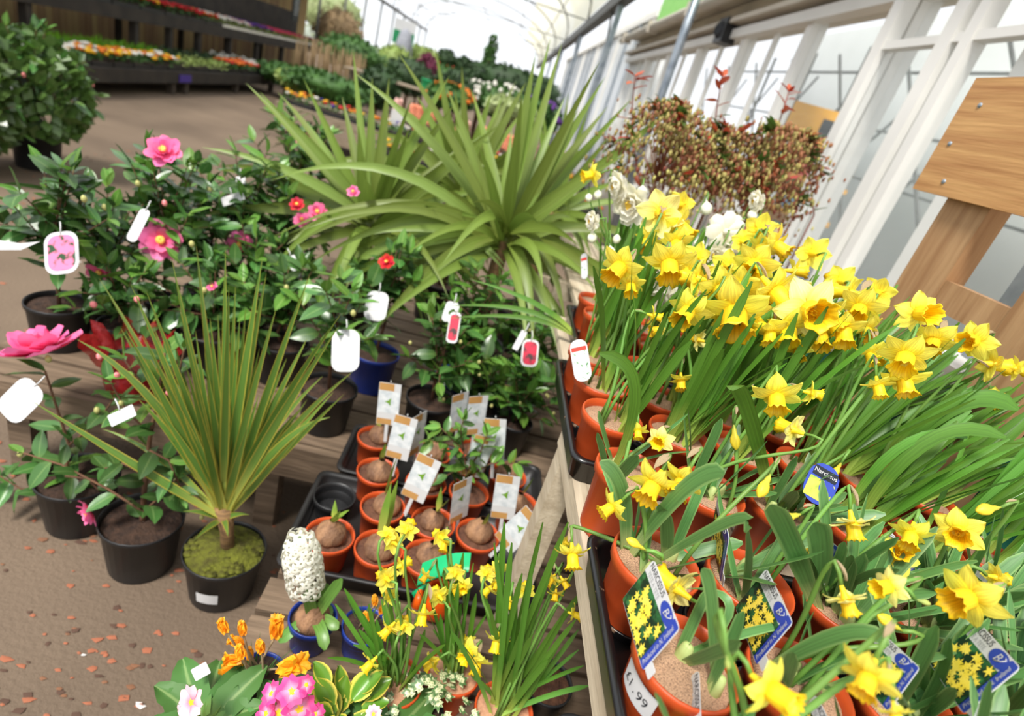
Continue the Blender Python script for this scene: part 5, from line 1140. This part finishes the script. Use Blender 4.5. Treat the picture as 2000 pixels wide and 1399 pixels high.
# ------------------------------------------------------------------ long black benches on the left
FB = MB().box(-.012, .012, -.072, .072, 0, 2.3).mesh('board', mat('brown_fence_board', (160, 134, 92), (128, 104, 70), rough=.85, scale=2, stretch=(6, 6, .6), rand=.25), False)
fen = bpy.data.objects.new('wall_left', None); COL.objects.link(fen); fen['kind'] = 'structure'; fen['label'] = 'brown boarded fence behind the black benches'; fen.location = (-7.3, 4, 0)
for k in range(118): obj('board', FB, fen, (rr(-.01, .01), k * .155, 0))
struct('ceiling_shade', MB().box(-7.6, -6.1, 2, 23, 2.75, 2.8).mesh('roof', DARKW, False), 'unseen lean-to roof added to shade the left benches')  # out-of-frame roof, added to keep the left benches dark
lb = thing('long_bench', 'long low black stained bench along the left side', 'bench', (-5.6, 9.5, 0)); o = V((-5.6, 9.5, 0))
for k in range(5): part_box('plank', lb, o, -6.1 + k*.19, -6.1 + k*.19 + .175, 5.2, 14.2, .33, .36, DARKW)
part_box('apron', lb, o, -5.15, -5.12, 5.2, 14.2, .18, .355, DARKW)
for y in (5.4, 7.68, 9.9, 10.3, 12.2, 14.0):
    part_box('leg', lb, o, -5.25, -5.16, y, y + .1, 0, .33, mat('brown_leg', (78, 68, 58), (60, 52, 44), rough=.85)); part_box('leg', lb, o, -6.05, -5.96, y, y + .1, 0, .33, DARKW)
    b = MB(); b.beam((-5.2 - o.x, y - .05 - o.y, .3), (-5.2 - o.x, y + (-.5 if y != 9.9 else .4) + .1 - o.y, .17), .05, .05); obj('brace', b.mesh('brace', MATS['brown_leg'], False), lb)
us = thing('shelf_rack', 'black stained shelf rack above the low bench, on dark posts', 'shelf', (-6.2, 12, 0)); o = V((-6.2, 12, 0))
for k in range(3): part_box('plank', us, o, -6.75 + k*.29, -6.75 + k*.29 + .275, 6.5, 20.5, 1.0, 1.03, DARKW)
part_box('fascia', us, o, -5.9, -5.87, 6.5, 20.5, .86, 1.04, DARKW)
for y in (8.0, 10.2, 11.2, 12.2, 13.5, 14.9, 16.5, 18.2, 20.2): part_box('post', us, o, -6.0, -5.9, y, y + .1, .365, .86 if y > 7 else 2.6, DARKW)
for y in (7.0, 9.0, 11.0, 13, 15, 17): part_box('bracket', us, o, -6.7, -6.62, y, y + .08, .0, 1.0, DARKW)
part_box('back_board', us, o, -6.95, -6.9, 10.5, 20.3, 1.12, 1.75, DARKW)
FOL = {k: mat('bedding_%s' % k, c, c2, rough=.6, transl=.15, scale=4) for k, c, c2 in (('green', (70, 110, 44), (44, 78, 30)), ('lime', (150, 166, 90), (120, 144, 66)), ('dark', (52, 80, 40), (32, 54, 26)), ('grass', (112, 164, 20), (88, 144, 14)), ('silver', (170, 180, 130), (140, 156, 100)))}
BLM = {k: mat('bloom_%s' % k, c, rough=.6, transl=.2) for k, c in (('yellow', (238, 186, 30)), ('orange', (236, 130, 40)), ('red', (206, 40, 44)), ('white', (236, 232, 222)), ('purple', (110, 60, 150)), ('pink', (232, 70, 110)), ('peach', (250, 164, 128)), ('palepink', (246, 200, 190)), ('maroon', (120, 30, 60)), ('violet', (80, 60, 150)))}
def bedding(label, x0, x1, y0, y1, z, fol, blooms, nl=90, nb=26, hgt=.1, group=None, tr=BLACKP, bs=.03, name='bedding_tray'):
    c = V(((x0+x1)/2, (y0+y1)/2, z)); t = thing(name, label, 'plant tray', c, group); wx, wy = (x1-x0)/2, (y1-y0)/2
    b = MB(); b.box(-wx, wx, -wy, wy, 0, .012); b.box(-wx, -wx+.012, -wy, wy, .012, .055); b.box(wx-.012, wx, -wy, wy, .012, .055); b.box(-wx+.012, wx-.012, -wy, -wy+.012, .012, .055); b.box(-wx+.012, wx-.012, wy-.012, wy, .012, .055)
    obj('tray', b.mesh('tray', tr, False), t)
    obj('compost', MB().box(-wx+.013, wx-.013, -wy+.013, wy-.013, .013, .045).mesh('soil', COMPOST, False), t)
    f = MB()
    for k in range(nl):
        p = V((rr(-wx, wx)*.95, rr(-wy, wy)*.95, .045 + rr(0, hgt))); a = rr(0, 6.28); d = V((math.cos(a), math.sin(a), rr(-.1, 1.2 if fol != 'grass' else 5))).normalized(); s = d.orthogonal().normalized() * rr(.012, .022) * (1 if fol != 'grass' else .5); L = rr(.04, .075) * (1 if fol != 'grass' else 1.7)
        f.add([p, p + d*L*.5 + s, p + d*L, p + d*L*.5 - s], [(0, 1, 2, 3)])
    obj('foliage', f.mesh('foliage', FOL[fol]), t)['kind'] = 'stuff'
    if blooms:
        g = MB()
        for k in range(nb):
            p = V((rr(-wx, wx)*.95, rr(-wy, wy)*.95, .06 + hgt + rr(-.02, .025))); g.blob(p, bs*rr(.7, 1.2), 6, 3, .25, R_.randrange(len(blooms)), .55)
        obj('blooms', g.mesh('blooms', [BLM[q] for q in blooms]), t)['kind'] = 'stuff'
    return t
nth = lambda k: (['first','second','third','fourth','fifth','sixth','seventh','eighth','ninth','tenth','eleventh','twelfth','thirteenth','fourteenth','fifteenth','sixteenth','seventeenth','eighteenth','nineteenth','twentieth'] + ['last'])[k]
GA = 'bedding trays along the low black bench'
k = 0
for i in range(20):
    y = 5.4 + i * .44
    fol, bl, nm = ('green', ['yellow', 'white', 'orange'], 'yellow and white flowering') if y < 10.2 else ('lime', [], 'pale lime leaved') if y < 11.7 else ('green', ['red', 'orange'], 'red flowering') if y < 12.9 else ('silver', ['white'], 'white flowering')
    bedding('%s bedding tray, front row, %s from the near end' % (nm, nth(i)), -5.56, -5.17, y, y + .41, .361, fol, bl, 90, 34, .10, GA, bs=.042)
    if i % 2 == 0: bedding('%s bedding tray, rear row, %s pair from the near end' % ('bright green grassy' if y < 10 else 'leafy green', nth(i // 2)), -6.05, -5.6, y, y + .82, .361, 'grass' if y < 10 else 'dark', [] if y < 12 else ['white'], 200, 20, .10 if y < 10 else .12, GA)
GB = 'bedding trays on the upper black shelf'
seq = [('red', 'orange', 'yellow'), ('red', 'yellow'), ('orange', 'red'), ('red', 'pink', 'white'), ('purple', 'yellow'), ('yellow', 'red'), ('red',), ('red',), ('red', 'orange'), ('white',), ('white', 'palepink'), ('purple',), ('purple', 'violet'), ('pink',), ('pink',), ('pink', 'red'), ('maroon',), ('maroon', 'red'), ('maroon',)]
for i, bl in enumerate(seq):
    y = 6.9 + i * .7
    bedding('%s flowering tray on the upper shelf, %s from the near end' % (' and '.join(bl[:2]), nth(i)), -6.5, -5.92, y, y + .66, 1.031, 'green' if i < 9 else 'lime', list(bl), 70, 60, .10, GB, tr=BLACKP if i < 9 else mat('white_tray', (220, 214, 200), rough=.5), bs=.034)
cb = thing('chalkboard', 'black chalkboard sign with white writing above the upper shelf', 'sign', at(578, 14, x=-5.86)); obj('board', MB().box(-.02, .02, -.22, .22, -.32, .3).mesh('board', mat('blackboard', (30, 36, 34), rough=.7), False), cb)
for k in range(6): obj('chalk_line', MB().box(.021, .024, -.16 + .02*(k % 2), .16 - .03*(k % 3), .2 - k*.075, .225 - k*.075).mesh('line', INKG, False), cb)
tag(obj('price_board', MB().box(-5.10, -5.115, 10.0, 10.35, .20, .31).mesh('b', BLM['violet'], False)), 'small violet price card on the bench apron', 'price card')

def leafball(b, c, rad, n, s, m=0):
    for k in range(n):
        a = rr(0, 6.28); e = math.asin(rr(-1, 1)); q = V((math.cos(a)*math.cos(e), math.sin(a)*math.cos(e), math.sin(e)))
        p = V(c) + V((q.x*rad[0], q.y*rad[1], q.z*rad[2])) * rr(.82, 1.03); d = (q + rv(.9)).normalized(); w = d.orthogonal().normalized() * s * .35
        b.add([p - d*s*.5, p + w, p + d*s*.5, p - w], [(0, 1, 2, 3)], None, m)
# ------------------------------------------------------------------ two big bushes in black pots at the far left
for i, (px, py, pot, rad, lab) in enumerate([(45,165,(-3.47,4.72),(.42,.38,.42),'big bushy evergreen in a black pot at the far left, nearer the benches'),(-40,200,(-3.62,4.2),(.40,.36,.45),'big bushy evergreen cut off by the left edge')]):
    c = at(px, py, y=pot[1]); t = potted('potted_bush', lab, 'potted plant', V((pot[0], pot[1], 0)), .165, .14, .26, BLACKP, COMPOST, 'bushpot', 'big evergreen bushes at the far left', fill=.9)
    shrub(t, V((pot[0], pot[1], .22)), V((pot[0], pot[1], c.z)), V(rad), 27, .12, 17, .2, .014)
    bq = MB(); leafball(bq, V((0, 0, c.z)), V(rad) * .92, 700, .11); obj('inner_foliage', bq.mesh('foliage', CAM[0]), t)['kind'] = 'stuff'
    for k in range(4):
        a = rr(0, 6); obj('flower_bud', CBUD['pink'], t, mtx=zframe(V((0, 0, 1)), V((1, 0, 0)), V((rad[0]*math.cos(a)*.9, rad[1]*math.sin(a)*.9, c.z + rr(-.1, .3))), .03))
o = thing('plant_tag', 'white curved tag loop on the big bush at the far left', 'plant tag', at(12, 170, d=3.9), 'hanging plant tags')
obj('strap', strap_mesh(local([at(-20,148,d=3.9), at(5,152,d=3.9), at(22,170,d=3.9), at(30,190,d=3.9)], o.location), .03, PAPER, fold=.02, side=CF, base=1), o)

# ------------------------------------------------------------------ benches of bedding plants across the middle distance
mo = V((-.6, 9.6, 0)); mb = thing('bedding_bench', 'weathered timber bench of pansies crossing the middle distance', 'bench', mo)
for k in range(8): part_box('plank', mb, mo, -3.2, 1.6, 8.9 + k*.16, 8.9 + k*.16 + .145, .47, .498, WOODG)
part_box('front_rail', mb, mo, -3.2, 1.6, 8.86, 8.895, .36, .50, WOODG); part_box('front_rail', mb, mo, -3.2, 1.6, 8.86, 8.895, .14, .26, WOODG)
for x in (-3.1, -1.9, -.7, .5, 1.5): part_box('leg', mb, mo, x, x + .08, 8.9, 8.98, 0, .468, WOODG); part_box('leg', mb, mo, x, x + .08, 10.0, 10.08, 0, .468, WOODG)
mo2 = V((-.3, 7.4, 0)); mb2 = thing('bedding_bench', 'lower timber bench in front of the pansies, mostly behind cordyline leaves', 'bench', mo2)
for k in range(5): part_box('plank', mb2, mo2, -1.4, 1.5, 6.9 + k*.16, 6.9 + k*.16 + .145, .47, .498, WOODG)
part_box('front_rail', mb2, mo2, -1.4, 1.5, 6.86, 6.895, .36, .50, WOODG)
for x in (-1.3, 0, 1.4): part_box('leg', mb2, mo2, x, x + .08, 6.95, 7.03, 0, .468, WOODG)
cols = [['yellow', 'orange', 'white'], ['red', 'violet', 'yellow'], ['orange', 'yellow'], ['violet', 'yellow', 'white'], ['red', 'orange'], ['yellow', 'purple'], ['white', 'yellow', 'red']]
for i in range(10):
    x = -3.15 + i * .47; bedding('tray of %s and %s pansies on the crossing bench, %s from the left' % (cols[i % 7][0], cols[i % 7][1], nth(i)), x, x + .44, 8.92, 9.3, .499, 'green', cols[i % 7], 90, 18, .09, 'pansy trays on the crossing bench', bs=.036)
for i in range(6):
    x = -1.35 + i * .47; bedding('tray of %s pansies on the lower bench, %s from the left' % (cols[(i + 2) % 7][0], nth(i)), x, x + .44, 6.92, 7.3, .499, 'dark', cols[(i + 2) % 7], 80, 10, .08, 'pansy trays on the lower bench', bs=.03)
HYP = [MB() for _ in range(3)]
for m in HYP:
    for k in range(46):
        f = k / 46; a = k * 2.4; m.blob((.032*math.cos(a), .032*math.sin(a), .02 + .15*f), .018, 5, 3, .25, 0)
HY = {c: HYP[i].mesh('spike', BLM[c]) for i, c in enumerate(('peach', 'palepink', 'pink'))}
HYLF = strap_mesh([V((0, 0, 0)), V((.01, 0, .06)), V((.03, 0, .11)), V((.06, 0, .14))], .022, HYL, fold=.3, side=V((0, 1, 0)), blunt=True)
for i, (px, py, y, c) in enumerate([(815,182,9.7,'peach'),(828,178,9.7,'peach'),(852,190,9.7,'peach'),(906,217,9.6,'peach'),(920,205,9.6,'palepink'),(950,212,9.6,'peach'),(962,210,9.6,'peach'),(978,228,9.5,'palepink'),(1002,238,9.5,'peach'),(1012,244,9.5,'peach'),(1045,240,9.5,'peach'),(1048,262,9.4,'peach'),(1082,250,9.5,'peach'),(1090,258,9.5,'peach'),(1115,268,9.4,'peach'),(780,192,9.8,'palepink')]):
    p = at(px, py, y=y); p.z = .499
    t = potted('potted_hyacinth', '%s hyacinth in black pot on the crossing bench, %s from the left' % (c if c != 'palepink' else 'pale pink', nth(i)), 'potted plant', p, .04, .033, .16, BLACKP, COMPOST, 'hyfar', 'hyacinths on the crossing bench', fill=.9)
    obj('flower_spike', HY[c], t, mtx=Matrix.Translation((0, 0, .19)) @ Matrix.Scale(1.5, 4)); obj('stem', MB().tube([(0, 0, .14), (0, 0, .24)], .01, 5).mesh('stem', STEM), t)
    for k in range(5): obj('leaf', HYLF, t, mtx=Matrix.Translation((0, 0, .14)) @ Matrix.Rotation(k*1.26, 4, 'Z'))
wcp = at(780, 215, y=9.35); wcp.z = .499
wc = thing('price_board', 'white price board standing among the pansies', 'sign', wcp); obj('board', MB().box(-.11, .11, -.008, .008, .1, .32).mesh('board', PAPER, False), wc); obj('stake', MB().box(-.012, .012, -.005, .005, 0, .1).mesh('stake', PAPER, False), wc)

# ------------------------------------------------------------------ further plants: leafy mounds, topiary, hedges
def mound(label, px, py, y, rad, fol, n=420, s=.09, name='shrub', cat='shrub', group='plants in the far distance', bloom=None, trunk=True, pz=0):
    c = at(px, py, y=y); t = thing(name, label, cat, V((c.x, c.y, pz)), group); cc = V((0, 0, c.z - pz)); b = MB()
    b.blob(cc, 1, 14, 9, .06); b.v = [tuple(cc + V(((v[0])*rad[0]*.86, (v[1])*rad[1]*.86, (v[2]-cc.z)*rad[2]*.86))) for v in b.v]
    leafball(b, cc, rad, n, s); obj('foliage', b.mesh('foliage', FOL.get(fol) or fol), t)['kind'] = 'stuff'
    if trunk and c.z - rad[2] > pz + .05: obj('trunk', MB().tube([(0, 0, 0), (0, 0, c.z - pz)], .04, 7).mesh('trunk', BARK), t)
    if bloom:
        g = MB()
        for k in range(30):
            a = rr(0, 6.28); e = rr(-.2, 1.4); g.blob(cc + V((rad[0]*math.cos(a)*math.cos(e), rad[1]*math.sin(a)*math.cos(e), rad[2]*math.sin(e))), .05, 5, 3, .2, 0)
        obj('blooms', g.mesh('blooms', BLM[bloom]), t)['kind'] = 'stuff'
    return t
STRAW = mat('dry_straw', (146, 122, 86), (112, 92, 66), rough=.8, scale=3)
for i, (px, py, y, rad, fol, lab, bl) in enumerate([
    (640,168,12.2,(.9,.5,.26),'green','low leafy green plants at the end of the left benches',None),(560,148,13.6,(.7,.5,.22),'green','leafy green plants spilling over the bench end',None),(590,158,12.8,(.5,.5,.2),'lime','lime green plant mass beside the tarmac',None),
    (690,105,17,(.9,.6,.45),'green','green shrub beyond the shelf end',None),(650,30,24.5,(1.2,.8,1.0),'silver','tall grey green foliage above the shelf end',None),(660,70,20,(.8,.6,.8),STRAW,'tall straw coloured grasses rising behind the shelf',None),
    (740,170,13,(.45,.4,.4),'dark','dark green shrub behind the pansies',None),(770,125,18,(.6,.5,.5),'lime','bright lime shrub in the far tunnel',None),(800,150,16,(.7,.5,.45),'dark','dark shrub beyond the straw bundles',None),(825,120,20,(.7,.5,.45),'lime','yellow green shrub near the far tunnel end',None),
    (832,135,17,(.28,.3,.4),mat('maroon_leaf', (110, 36, 66), (86, 26, 50), rough=.6),'maroon leaved shrub in the far tunnel',None),(870,150,18,(.8,.5,.3),'green','mixed shrubs with red blooms far off','red'),(905,165,15,(.5,.4,.35),'dark','dark shrub right of the green pots',None),
    (1000,165,15,(.95,.5,.42),'dark','clipped dark green hedge in the far tunnel',None),(1050,185,14,(.55,.5,.4),'dark','rounded dark hedge end by the tunnel posts',None),(980,200,13,(.6,.4,.35),'green','heathery plants in front of the hedge','white'),(1050,225,12,(.5,.4,.3),'green','green plants with a violet bloom below the hedge','purple'),(880,190,12.5,(.5,.4,.25),'green','low green plants behind the hyacinths','orange'),(940,190,13.5,(.5,.4,.3),'dark','low dark plants at the tunnel centre','white'),(1000,215,11.5,(.5,.4,.22),'silver','pale grey green plants beside the hyacinths',None)]):
    mound(lab, px, py, y, rad, fol, 420, .11, bloom=bl)
b = MB(); t = thing('straw_bundle', 'upright bundles of straw coloured bamboo canes past the shelf', 'cane bundle', V((-4.35, 15.5, 0)))
for k in range(220):
    x, y = rr(-.85, .75), rr(-.4, .4); obj('cane', PM.setdefault('cane', MB().tube([(0, 0, 0), (.02, 0, .6), (0, .02, 1.15)], .0075, 5).mesh('cane', STRAW)), t, mtx=Matrix.Translation((x, y, 0)) @ Matrix.Rotation(rr(-.1, .1), 4, 'X') @ Matrix.Scale(rr(.8, 1.15), 4))
for i, (px, py, y, r, lab) in enumerate([(872,118,20,.34,'ball headed topiary tree, left of the conifer'),(905,128,20,.28,'smaller ball headed topiary next to the conifer'),(930,138,21,.3,'low ball topiary under the conifer')]):
    mound(lab, px, py, y, (r, r, r), 'dark', 300, .1, 'topiary_ball', 'topiary', 'ball topiaries in the far tunnel')
c = at(945, 160, y=19.5); t = thing('conifer', 'slim upright conifer standing against the white sky', 'conifer', V((c.x, c.y, 0)))
b = MB(); top = at(945, 76, y=19.5).z
for k in range(10):
    f = k / 9; leafball(b, V((rr(-.04, .04), 0, c.z - .2 + (top - c.z + .2)*f)), (.30*(1-.55*f), .3*(1-.55*f), .2), 80, .13)
obj('foliage', b.mesh('foliage', FOL['green']), t)['kind'] = 'stuff'; obj('trunk', MB().tube([(0, 0, 0), (0, 0, top - .3)], .05, 7).mesh('trunk', BARK), t)
pc = at(783, 118, y=19); t = thing('grey_cover', 'grey draped cover on a pole in the far tunnel', 'cover', V((pc.x, pc.y, 0)))
obj('drape', MB().lathe([(.32, pc.z - .3), (.3, pc.z), (.24, pc.z + .4), (.16, pc.z + .75), (.03, pc.z + .85)], 14, ruff=lambda i, a, r, z: (r*(1 + .14*math.sin(5*a)), z)).mesh('drape', mat('grey_cloth', (150, 152, 160), (132, 134, 142), rough=.8)), t); obj('pole', MB().tube([(0, 0, 0), (0, 0, pc.z)], .04, 6).mesh('pole', STEELD), t)
for i, (px, py, lab) in enumerate([(832,165,'bright green plastic pot, left of the pair in the far tunnel'),(868,170,'bright green plastic pot, right of the pair in the far tunnel')]):
    c = at(px, py, y=13.2); c.z = at(832, 165, y=13.2).z - .12; t = thing('plant_pot', lab, 'pot', c, 'bright green pots'); obj('pot', pot_mesh('greenpot', .12, .09, .22, GRN), t)
so_ = V((-1.2, 13.2, 0)); fb = thing('far_bench', 'far timber bench carrying the green pots and mixed plants', 'bench', so_)
zt = at(832, 165, y=13.2).z - .12
for k in range(3): part_box('plank', fb, so_, -3.4, 1.4, 12.9 + k*.25, 13.13 + k*.25, zt - .03, zt - .001, WOODG)
for x in (-3.3, -1, 1.2): part_box('leg', fb, so_, x, x + .08, 13, 13.08, 0, zt - .032, WOODG)
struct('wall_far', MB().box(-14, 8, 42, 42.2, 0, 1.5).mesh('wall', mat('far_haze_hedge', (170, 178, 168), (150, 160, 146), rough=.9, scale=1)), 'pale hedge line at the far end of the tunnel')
